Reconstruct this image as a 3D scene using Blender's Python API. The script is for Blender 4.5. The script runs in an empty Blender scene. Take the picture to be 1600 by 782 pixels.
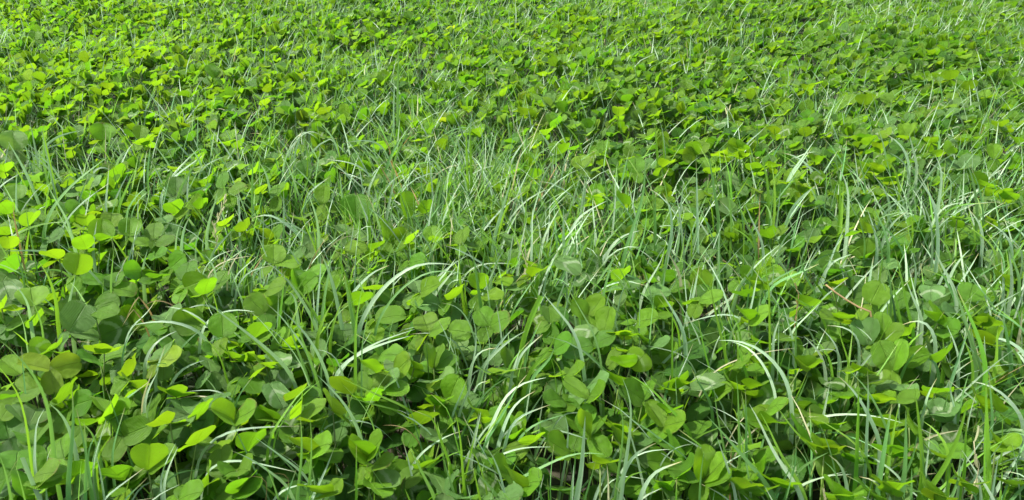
import bpy, math, random
import numpy as np
from mathutils import Vector, Matrix, noise

random.seed(7)
rng = np.random.default_rng(7)
S = bpy.context.scene

# ------------------------------------------------------------------ camera
CAM_H, PITCH, FPX, W0, H0 = 0.60, math.radians(26.3), 1256.0, 1600.0, 782.0
cd = bpy.data.cameras.new("camera")
cam = bpy.data.objects.new("camera", cd)
S.collection.objects.link(cam)
cam.location = (0, 0, CAM_H)
cam.rotation_euler = (math.radians(90) - PITCH, 0, 0)
cd.sensor_width = 36.0
cd.lens = 36.0 * FPX / W0
cd.clip_start = 0.02
cd.clip_end = 500.0
S.camera = cam

# ------------------------------------------------------------------ daylight
SUN_EL, SUN_AZ = math.radians(57), math.radians(-88)      # azimuth from +Y (ahead), minus = to the left
wd = bpy.data.worlds.new("World")
S.world = wd
wd.use_nodes = True
wn = wd.node_tree
sky = wn.nodes.new("ShaderNodeTexSky")
sky.sky_type = 'NISHITA'
sky.sun_disc = False
sky.sun_elevation = SUN_EL
sky.sun_rotation = SUN_AZ
sky.dust_density = 2.0
wn.nodes["Background"].inputs["Strength"].default_value = 0.14
hz = wn.nodes.new("ShaderNodeHueSaturation")          # thin high haze: a paler, less blue sky
hz.inputs["Saturation"].default_value = 0.55
wn.links.new(sky.outputs[0], hz.inputs["Color"])
wn.links.new(hz.outputs[0], wn.nodes["Background"].inputs["Color"])
sd = bpy.data.lights.new("sun", 'SUN')
sd.energy = 3.7
sd.angle = math.radians(2.0)
sd.color = (1.0, 0.96, 0.88)
sun = bpy.data.objects.new("sun", sd)
S.collection.objects.link(sun)
sv = Vector((math.sin(SUN_AZ) * math.cos(SUN_EL), math.cos(SUN_AZ) * math.cos(SUN_EL), math.sin(SUN_EL)))
sun.rotation_euler = sv.to_track_quat('Z', 'Y').to_euler()
sun.location = sv * 20
S.view_settings.view_transform = 'Standard'
S.view_settings.look = 'None'
S.view_settings.gamma = 1.0
S.view_settings.use_curve_mapping = False
S.view_settings.exposure = 1.4
S.cycles.max_bounces = 8
S.cycles.diffuse_bounces = 5
S.cycles.transmission_bounces = 5
S.cycles.use_denoising = True

# ------------------------------------------------------------------ pixel <-> place
cp, sp = math.cos(PITCH), math.sin(PITCH)


def ray(x, y):
    u, v = (x - W0 / 2) / FPX, (y - H0 / 2) / FPX
    return Vector((u, cp - v * sp, -sp - v * cp)).normalized()


CAM = Vector((0, 0, CAM_H))


def project(P):
    """ground points (n,3) -> pixel x, y and distance"""
    P = np.asarray(P, float).reshape(-1, 3)
    dz = P[:, 2] - CAM_H
    depth = P[:, 1] * cp - dz * sp
    up = P[:, 1] * sp + dz * cp
    depth = np.maximum(depth, 1e-3)
    return W0 / 2 + FPX * P[:, 0] / depth, H0 / 2 - FPX * up / depth, np.sqrt(P[:, 0]**2 + P[:, 1]**2 + dz**2)


def hit(x, y, z):
    r = ray(x, y)
    return CAM + r * ((z - CAM_H) / r.z)


def relief(x, y):
    """gentle mounds of the clover canopy, metres"""
    return (0.030 + 0.016 * min(1.0, max(0.0, y - 1.0))) * noise.noise((x * 2.1 + 3.0, y * 1.7, 0.3)) + 0.020 * noise.noise((x * 6.0, y * 5.0, 4.1))


# ------------------------------------------------------------------ materials
def new_mat(name):
    m = bpy.data.materials.new(name)
    m.use_nodes = True
    nt = m.node_tree
    nt.nodes.clear()
    return m, nt


class NB:
    def __init__(s, nt):
        s.nt = nt

    def n(s, t, **kw):
        d = s.nt.nodes.new(t)
        for k, v in kw.items():
            setattr(d, k, v)
        return d

    def put(s, sock, v):
        if hasattr(v, "node"):
            s.nt.links.new(v, sock)
        else:
            sock.default_value = v

    def math(s, op, a, b=0.0, c=None):
        d = s.n("ShaderNodeMath", operation=op)
        s.put(d.inputs[0], a)
        s.put(d.inputs[1], b)
        if c is not None:
            s.put(d.inputs[2], c)
        return d.outputs[0]

    def mix(s, f, a, b):
        d = s.n("ShaderNodeMix", data_type='RGBA')
        s.put(d.inputs[0], f)
        s.put(d.inputs[6], a)
        s.put(d.inputs[7], b)
        return d.outputs[2]

    def ramp(s, v, lo, hi, a=0.0, b=1.0):
        d = s.n("ShaderNodeMapRange", interpolation_type='SMOOTHSTEP')
        for i, q in enumerate((v, lo, hi, a, b)):
            s.put(d.inputs[i], q)
        return d.outputs[0]

    def noise(s, vec, scale, detail=2.0):
        d = s.n("ShaderNodeTexNoise")
        d.inputs["Scale"].default_value = scale
        d.inputs["Detail"].default_value = detail
        s.put(d.inputs["Vector"], vec)
        return d.outputs["Fac"]


def rgb(c):
    return (c[0], c[1], c[2], 1.0)


def random_value(b):
    at = b.n("ShaderNodeAttribute", attribute_name="rnd")
    oi = b.n("ShaderNodeObjectInfo")
    return b.math('FRACT', b.math('ADD', at.outputs["Fac"], oi.outputs["Random"]))


def finish(b, nt, col, tcol, rough, spec, height, bump, tfac, coat=0.0):
    p = b.n("ShaderNodeBsdfPrincipled")
    b.put(p.inputs["Base Color"], col)
    b.put(p.inputs["Roughness"], rough)
    p.inputs["Specular IOR Level"].default_value = spec
    p.inputs["Coat Weight"].default_value = coat
    p.inputs["Coat Roughness"].default_value = 0.35
    bm = b.n("ShaderNodeBump")
    bm.inputs["Strength"].default_value = bump
    bm.inputs["Distance"].default_value = 0.0020
    b.put(bm.inputs["Height"], height)
    b.put(p.inputs["Normal"], bm.outputs[0])
    t = b.n("ShaderNodeBsdfTranslucent")
    b.put(t.inputs["Color"], tcol)
    mx = b.n("ShaderNodeMixShader")
    mx.inputs[0].default_value = tfac
    nt.links.new(p.outputs[0], mx.inputs[1])
    nt.links.new(t.outputs[0], mx.inputs[2])
    out = b.n("ShaderNodeOutputMaterial")
    nt.links.new(mx.outputs[0], out.inputs["Surface"])


CLOVER = {  # diffuse, see-through; lime, dark, pale tones also carry painted backlight, shade and sheen
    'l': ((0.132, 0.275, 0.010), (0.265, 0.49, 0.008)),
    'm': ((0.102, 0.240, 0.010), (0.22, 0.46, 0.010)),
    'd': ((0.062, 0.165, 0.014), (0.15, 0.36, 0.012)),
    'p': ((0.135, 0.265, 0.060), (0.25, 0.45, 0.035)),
    'y': ((0.200, 0.320, 0.020), (0.42, 0.56, 0.015)),
}


def clover_mat(tone, marked):
    m, nt = new_mat("clover_leaflet_" + tone + ("_marked" if marked else ""))
    b = NB(nt)
    uv = b.n("ShaderNodeUVMap").outputs[0]
    sx = b.n("ShaderNodeSeparateXYZ")
    nt.links.new(uv, sx.inputs[0])
    u = b.math('ABSOLUTE', b.math('MULTIPLY_ADD', sx.outputs[0], 2.0, -1.0))
    v = sx.outputs[1]
    rnd = random_value(b)
    co = b.n("ShaderNodeTexCoord").outputs["Object"]
    cmb = b.n("ShaderNodeCombineXYZ")
    b.put(cmb.inputs[0], sx.outputs[0]); b.put(cmb.inputs[1], v); b.put(cmb.inputs[2], b.math('MULTIPLY', rnd, 37.0))
    vec = cmb.outputs[0]
    blotch = b.noise(vec, 3.2, 3.0)
    # side veins fan out from the midrib towards the tip
    ph = b.math('MULTIPLY', b.math('ADD', b.math('SUBTRACT', v, b.math('MULTIPLY', u, 0.42)), b.math('MULTIPLY', blotch, 0.05)), 62.0)
    vein = b.math('POWER', b.math('ABSOLUTE', b.math('COSINE', ph)), 6.0)
    mid = b.ramp(u, 0.015, 0.06, 1.0, 0.0)
    d, t = CLOVER[tone]
    hs = b.n("ShaderNodeHueSaturation")
    b.put(hs.inputs["Hue"], b.math('MULTIPLY_ADD', rnd, 0.026, 0.490))
    b.put(hs.inputs["Value"], b.math('MULTIPLY_ADD', b.math('FRACT', b.math('MULTIPLY', rnd, 7.31)), 0.55, 0.72))
    hs.inputs["Color"].default_value = rgb(d)
    col = hs.outputs[0]
    col = b.mix(b.math('MULTIPLY', vein, 0.55), col, rgb([min(1, c * 1.5 + 0.02) for c in d]))
    col = b.mix(b.math('MULTIPLY', mid, 0.5), col, rgb([min(1, c * 1.7 + 0.03) for c in d]))
    col = b.mix(b.ramp(blotch, 0.40, 0.66, 0.0, 0.45), col, rgb([c * 0.62 for c in d]))
    hs2 = b.n("ShaderNodeHueSaturation")
    b.put(hs2.inputs["Hue"], b.math('MULTIPLY_ADD', rnd, 0.028, 0.491))
    b.put(hs2.inputs["Value"], b.math('MULTIPLY_ADD', b.math('FRACT', b.math('MULTIPLY', rnd, 3.77)), 0.45, 0.75))
    hs2.inputs["Color"].default_value = rgb(t)
    tc = hs2.outputs[0]
    tc = b.mix(b.math('MULTIPLY', b.math('MAXIMUM', b.math('MULTIPLY', vein, 0.35), mid), 0.45), tc, rgb([c * 0.55 for c in t]))
    if marked:
        arc = b.math('ABSOLUTE', b.math('SUBTRACT', v, b.math('SUBTRACT', 0.66, b.math('MULTIPLY', b.math('POWER', u, 1.4), 0.45))))
        wob = b.math('MULTIPLY', b.math('SUBTRACT', b.noise(vec, 9.0, 3.0), 0.5), 0.16)
        mark = b.ramp(b.math('ADD', arc, wob), 0.03, 0.12, 1.0, 0.0)
        col = b.mix(b.math('MULTIPLY', mark, 0.75), col, (0.40, 0.52, 0.28, 1))
    geo = b.n("ShaderNodeNewGeometry")
    col = b.mix(b.math('MULTIPLY', geo.outputs["Backfacing"], 0.45), col, rgb([c * 1.15 + 0.014 for c in d]))
    h = b.math('ADD', b.math('MULTIPLY', vein, -0.5), b.math('ADD', b.math('MULTIPLY', mid, -1.2), b.math('MULTIPLY', blotch, 1.5)))
    rough = b.math('MULTIPLY_ADD', blotch, 0.25, 0.36)
    spot = b.ramp(b.noise(vec, 15.0, 2.0), 0.70, 0.76)
    rim = b.math('MULTIPLY', b.ramp(b.math('MAXIMUM', u, v), 0.86, 1.0), b.ramp(b.math('FRACT', b.math('MULTIPLY', rnd, 13.7)), 0.84, 0.97))
    worn = b.math('MAXIMUM', b.math('MULTIPLY', spot, b.ramp(b.math('FRACT', b.math('MULTIPLY', rnd, 9.1)), 0.5, 0.8)), b.math('MULTIPLY', rim, b.ramp(blotch, 0.4, 0.6)))
    col = b.mix(b.math('MULTIPLY', worn, 0.75), col, (0.20, 0.15, 0.05, 1))
    tc = b.mix(b.math('MULTIPLY', worn, 0.7), tc, (0.20, 0.12, 0.03, 1))
    finish(b, nt, col, tc, b.math('ADD', rough, 0.04), 0.36, h, 1.0, 0.42)
    return m


GRASS = {
    'g': ((0.125, 0.270, 0.085), (0.22, 0.45, 0.05), 0.34, 0.50),
    's': ((0.330, 0.455, 0.290), (0.30, 0.54, 0.14), 0.34, 0.50),  # silver shine of sunlit blades put into the base colour
    'y': ((0.140, 0.310, 0.030), (0.30, 0.56, 0.025), 0.38, 0.45),
    'b': ((0.480, 0.470, 0.270), (0.50, 0.48, 0.22), 0.50, 0.40),
    'r': ((0.360, 0.270, 0.120), (0.35, 0.22, 0.07), 0.60, 0.30),
    'd': ((0.030, 0.095, 0.022), (0.10, 0.24, 0.025), 0.45, 0.35),
}


def grass_mat(tone):
    m, nt = new_mat("grass_" + tone)
    b = NB(nt)
    uv = b.n("ShaderNodeUVMap").outputs[0]
    sx = b.n("ShaderNodeSeparateXYZ")
    nt.links.new(uv, sx.inputs[0])
    rnd = random_value(b)
    d, t, rough, spec = GRASS[tone]
    stripe = b.math('ABSOLUTE', b.math('COSINE', b.math('MULTIPLY', sx.outputs[0], 22.0)))
    cmb = b.n("ShaderNodeCombineXYZ")
    b.put(cmb.inputs[0], b.math('MULTIPLY', sx.outputs[0], 0.6)); b.put(cmb.inputs[1], b.math('MULTIPLY', sx.outputs[1], 6.0)); b.put(cmb.inputs[2], b.math('MULTIPLY', rnd, 51.0))
    bl = b.noise(cmb.outputs[0], 1.6, 3.0)
    hs = b.n("ShaderNodeHueSaturation")
    b.put(hs.inputs["Hue"], b.math('MULTIPLY_ADD', rnd, 0.045, 0.478))
    b.put(hs.inputs["Value"], b.math('MULTIPLY_ADD', b.math('FRACT', b.math('MULTIPLY', rnd, 5.13)), 0.55, 0.72))
    hs.inputs["Color"].default_value = rgb(d)
    col = b.mix(b.math('MULTIPLY', stripe, 0.25), hs.outputs[0], rgb([c * 1.5 for c in d]))
    col = b.mix(b.ramp(bl, 0.4, 0.8, 0.0, 0.4), col, rgb([c * 0.6 for c in d]))
    if tone in 'gsy':     # a few bleached tips
        tip = b.math('MULTIPLY', b.ramp(sx.outputs[1], 0.88, 1.0), b.ramp(rnd, 0.55, 0.75))
        col = b.mix(tip, col, (0.42, 0.36, 0.16, 1))
    tc = b.mix(b.math('MULTIPLY', stripe, 0.2), rgb(t), rgb([c * 0.6 for c in t]))
    finish(b, nt, col, tc, rough, spec, b.math('MULTIPLY', stripe, 0.5), 0.35, 0.36)
    return m


MC = {(t, k): clover_mat(t, k) for t in CLOVER for k in (False, True)}
MG = {t: grass_mat(t) for t in GRASS}
CT = ['l', 'm', 'd', 'p', 'y']
CMATS = [MC[(t, k)] for k in (False, True) for t in CT]     # slot order used by the masses
GT = ['g', 's', 'y', 'b', 'r', 'd']
GMATS = [MG[t] for t in GT]


def stalk_mat():
    m, nt = new_mat("clover_stalk")
    b = NB(nt)
    rnd = random_value(b)
    col = b.mix(rnd, (0.17, 0.26, 0.05, 1), (0.14, 0.20, 0.06, 1))
    finish(b, nt, col, (0.2, 0.34, 0.05, 1), 0.45, 0.4, rnd, 0.0, 0.3)
    return m


M_STALK = stalk_mat()


def soil_mat():
    m, nt = new_mat("soil")
    b = NB(nt)
    co = b.n("ShaderNodeTexCoord").outputs["Object"]
    a, c = b.noise(co, 38.0, 6.0), b.noise(co, 3.0, 3.0)
    col = b.mix(b.ramp(a, 0.35, 0.7), (0.012, 0.010, 0.006, 1), (0.045, 0.034, 0.020, 1))
    col = b.mix(b.ramp(c, 0.4, 0.6, 0.0, 0.6), col, (0.022, 0.045, 0.014, 1))
    # far off the separate plants are too small to see: the ground takes the colour of the sward
    ln = b.n("ShaderNodeVectorMath", operation='LENGTH')
    nt.links.new(co, ln.inputs[0])
    col = b.mix(b.ramp(ln.outputs["Value"], 4.6, 6.0), col, b.mix(a, (0.05, 0.13, 0.025, 1), (0.09, 0.19, 0.035, 1)))
    p = b.n("ShaderNodeBsdfPrincipled")
    b.put(p.inputs["Base Color"], col)
    p.inputs["Roughness"].default_value = 0.95
    bm = b.n("ShaderNodeBump")
    bm.inputs["Strength"].default_value = 0.8
    bm.inputs["Distance"].default_value = 0.01
    b.put(bm.inputs["Height"], a)
    b.put(p.inputs["Normal"], bm.outputs[0])
    out = b.n("ShaderNodeOutputMaterial")
    nt.links.new(p.outputs[0], out.inputs["Surface"])
    return m


# ------------------------------------------------------------------ mesh helpers
def make_mesh(name, V, F, mats, UV=None, rnd=None, slot=None, smooth=True):
    """V (n,3), F (m,4) with a repeated last index for triangles, UV per vertex, rnd per vertex, slot per face"""
    me = bpy.data.meshes.new(name)
    V = np.asarray(V, np.float32)
    F = np.asarray(F, np.int32)
    tri = F[:, 2] == F[:, 3]
    lens = np.where(tri, 3, 4).astype(np.int32)
    keep = np.ones(F.shape, bool)
    keep[tri, 3] = False
    loops = F[keep]
    starts = np.concatenate(([0], np.cumsum(lens)[:-1])).astype(np.int32)
    me.vertices.add(len(V)); me.vertices.foreach_set("co", V.ravel())
    me.loops.add(len(loops)); me.loops.foreach_set("vertex_index", loops)
    me.polygons.add(len(F)); me.polygons.foreach_set("loop_start", starts)
    me.polygons.foreach_set("use_smooth", np.full(len(F), smooth, bool))
    if slot is not None:
        me.polygons.foreach_set("material_index", np.asarray(slot, np.int32))
    for m in mats:
        me.materials.append(m)
    if UV is not None:
        uvl = me.uv_layers.new(name="UVMap")
        uvl.data.foreach_set("uv", np.asarray(UV, np.float32)[loops].ravel())
    if rnd is not None:
        at = me.attributes.new("rnd", 'FLOAT', 'POINT')
        at.data.foreach_set("value", np.asarray(rnd, np.float32))
    me.update(calc_edges=True)
    return me


def link(name, me, parent=None, **props):
    o = bpy.data.objects.new(name, me)
    S.collection.objects.link(o)
    if parent is not None:
        o.parent = parent
    for k, v in props.items():
        o[k] = v
    return o


def leaflet(nr, nc, seed, fold, cup, curl, wave, notch, egg=1.0, tooth=0.0):
    """unit leaflet: base at the origin, tip at +Y, one wide, upper side +Z"""
    r = np.random.default_rng(seed)
    a1, a2, a3 = r.uniform(0, 6.28, 3)
    th = np.linspace(0, math.pi, nr + 1)
    v = (1 - np.cos(th)) / 2
    hw = 0.5 * np.sin(th) ** 0.80 * (1 + 0.18 * egg * (v - 0.42)) * (1 - 0.10 * (1 - v) ** 2)
    V, UV = [], []
    for i in range(nr + 1):
        for j in range(nc + 1):
            u = -1 + 2 * j / nc
            w = hw[i]
            if i in (0, nr):
                w = 0.0
            edge = abs(u) ** 3
            wob = 1 + tooth * edge * math.sin(v[i] * 55 + a1 + u) + 0.03 * math.sin(v[i] * 9 + a2 + u * 3)
            x = u * w * wob
            y = v[i]
            y -= notch * max(0, 1 - abs(u) * 2.2) * v[i] ** 6 * 0.5
            z = abs(x) * math.tan(fold) + cup * (x * x * 2.2 + (y - 0.5) ** 2 * 0.8 - 0.2) - curl * (y ** 2.2) \
                + wave * (abs(x) * 2) ** 1.5 * math.sin(y * 8.5 + a1 + (1.4 if u > 0 else 0)) + wave * 0.5 * math.sin(y * 5 + a3) * (1 - abs(u))
            V.append((x, y, z)); UV.append((j / nc, v[i]))
    F = []
    c = nc + 1
    for i in range(nr):
        for j in range(nc):
            p = i * c + j
            if i == 0:
                F.append((p, p + c + 1, p + c, p + c))
            elif i == nr - 1:
                F.append((p, p + 1, p + c, p + c))
            else:
                F.append((p, p + 1, p + c + 1, p + c))
    F = [(f[0], f[2], f[1], f[1]) if False else f for f in F]
    V = np.array(V)
    V[:, 2] -= V[0, 2]
    return V, np.array(F), np.array(UV)


SHAPES = []
for k in range(16):
    r = random.Random(100 + k)
    SHAPES.append(dict(seed=k, fold=r.uniform(0.04, 0.34), cup=r.uniform(-0.14, 0.26), curl=r.uniform(-0.08, 0.16),
                       wave=r.uniform(0.02, 0.085), notch=r.choice([0, 0.0, 0.12, 0.2]), egg=r.uniform(-1.0, 1.3),
                       tooth=r.choice([0, 0, 0.02])))
HI = [leaflet(9, 8, **s) for s in SHAPES]
MIDL = [leaflet(7, 4, **s) for s in SHAPES]
LOW = [leaflet(5, 2, **s) for s in SHAPES]


def tube(pts, rad, n=5):
    pts = [Vector(p) for p in pts]
    V, F, UV = [], [], []
    for i, p in enumerate(pts):
        t = (pts[min(i + 1, len(pts) - 1)] - pts[max(i - 1, 0)]).normalized()
        s = t.cross(Vector((0.3, 1, 0.1))).normalized()
        q = t.cross(s)
        rr = rad[i] if hasattr(rad, '__len__') else rad
        for k in range(n):
            a = 2 * math.pi * k / n
            V.append(p + (s * math.cos(a) + q * math.sin(a)) * rr)
            UV.append((k / n, i / (len(pts) - 1)))
    for i in range(len(pts) - 1):
        for k in range(n):
            F.append((i * n + k, i * n + (k + 1) % n, (i + 1) * n + (k + 1) % n, (i + 1) * n + k))
    c = len(V)
    V.append(pts[-1]); UV.append((0.5, 1))
    for k in range(n):
        a = (len(pts) - 1) * n
        F.append((a + k, a + (k + 1) % n, c, c))
    return [tuple(v) for v in V], F, UV


def curve3(P, m):
    """Catmull-Rom through P, m+1 points evenly spaced along it"""
    P = np.array([tuple(p) for p in P], float)
    if len(P) == 2:
        P = np.array([P[0], (P[0] + P[1]) / 2, P[1]])
    Q = np.vstack([2 * P[0] - P[1], P, 2 * P[-1] - P[-2]])
    out = []
    for i in range(1, len(Q) - 2):
        for t in np.linspace(0, 1, 12, endpoint=False):
            a, b, c, d = Q[i - 1], Q[i], Q[i + 1], Q[i + 2]
            out.append(0.5 * (2 * b + (c - a) * t + (2 * a - 5 * b + 4 * c - d) * t * t + (3 * b - a - 3 * c + d) * t ** 3))
    out.append(P[-1])
    out = np.array(out)
    s = np.concatenate(([0], np.cumsum(np.linalg.norm(np.diff(out, axis=0), axis=1))))
    g = np.linspace(0, s[-1], m + 1)
    return np.stack([np.interp(g, s, out[:, k]) for k in range(3)], 1)


def ribbon(C, N, width, fold=0.22, shape='blade'):
    """grass blade: centre line C (k,3), upper-side normals N, a shallow V across"""
    k = len(C)
    T = np.gradient(C, axis=0)
    T /= np.linalg.norm(T, axis=1)[:, None] + 1e-9
    Sd = np.cross(T, N)
    Sd /= np.linalg.norm(Sd, axis=1)[:, None] + 1e-9
    Nn = np.cross(Sd, T)
    t = np.linspace(0, 1, k)
    w = width * 0.5 * np.minimum(1, 0.62 + t * 1.6) * np.clip(1 - t ** 3.2, 0, 1) ** 0.8
    if shape == 'cut':
        w = width * 0.5 * np.ones(k)
    w = np.maximum(w, width * 0.02)
    L = C - Sd * w[:, None] + Nn * (w * fold)[:, None]
    R = C + Sd * w[:, None] + Nn * (w * fold)[:, None]
    V = np.stack([L, C, R], 1).reshape(-1, 3)
    UV = np.stack([np.stack([np.full(k, q), t], 1) for q in (0, .5, 1)], 1).reshape(-1, 2)
    F = []
    for i in range(k - 1):
        for j in (0, 1):
            p = i * 3 + j
            F.append((p, p + 1, p + 4, p + 3))
    return V, np.array(F), UV


# ------------------------------------------------------------------ ground
def build_ground():
    xs = np.concatenate([[-260, -60, -20, -8], np.linspace(-5, 5, 101), [8, 20, 60, 260]])
    ys = np.concatenate([[-60, -10, -3], np.linspace(-1, 6.5, 76), [8, 12, 30, 90, 400]])
    V = [(x, y, 0.5 * relief(x, y) - 0.012 if (-5 <= x <= 5 and -1 <= y <= 6.5) else -0.012) for y in ys for x in xs]
    n = len(xs)
    F = [(j * n + i, j * n + i + 1, (j + 1) * n + i + 1, (j + 1) * n + i) for j in range(len(ys) - 1) for i in range(n - 1)]
    link("ground", make_mesh("ground", V, F, [soil_mat()]), kind='structure')


build_ground()

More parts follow.
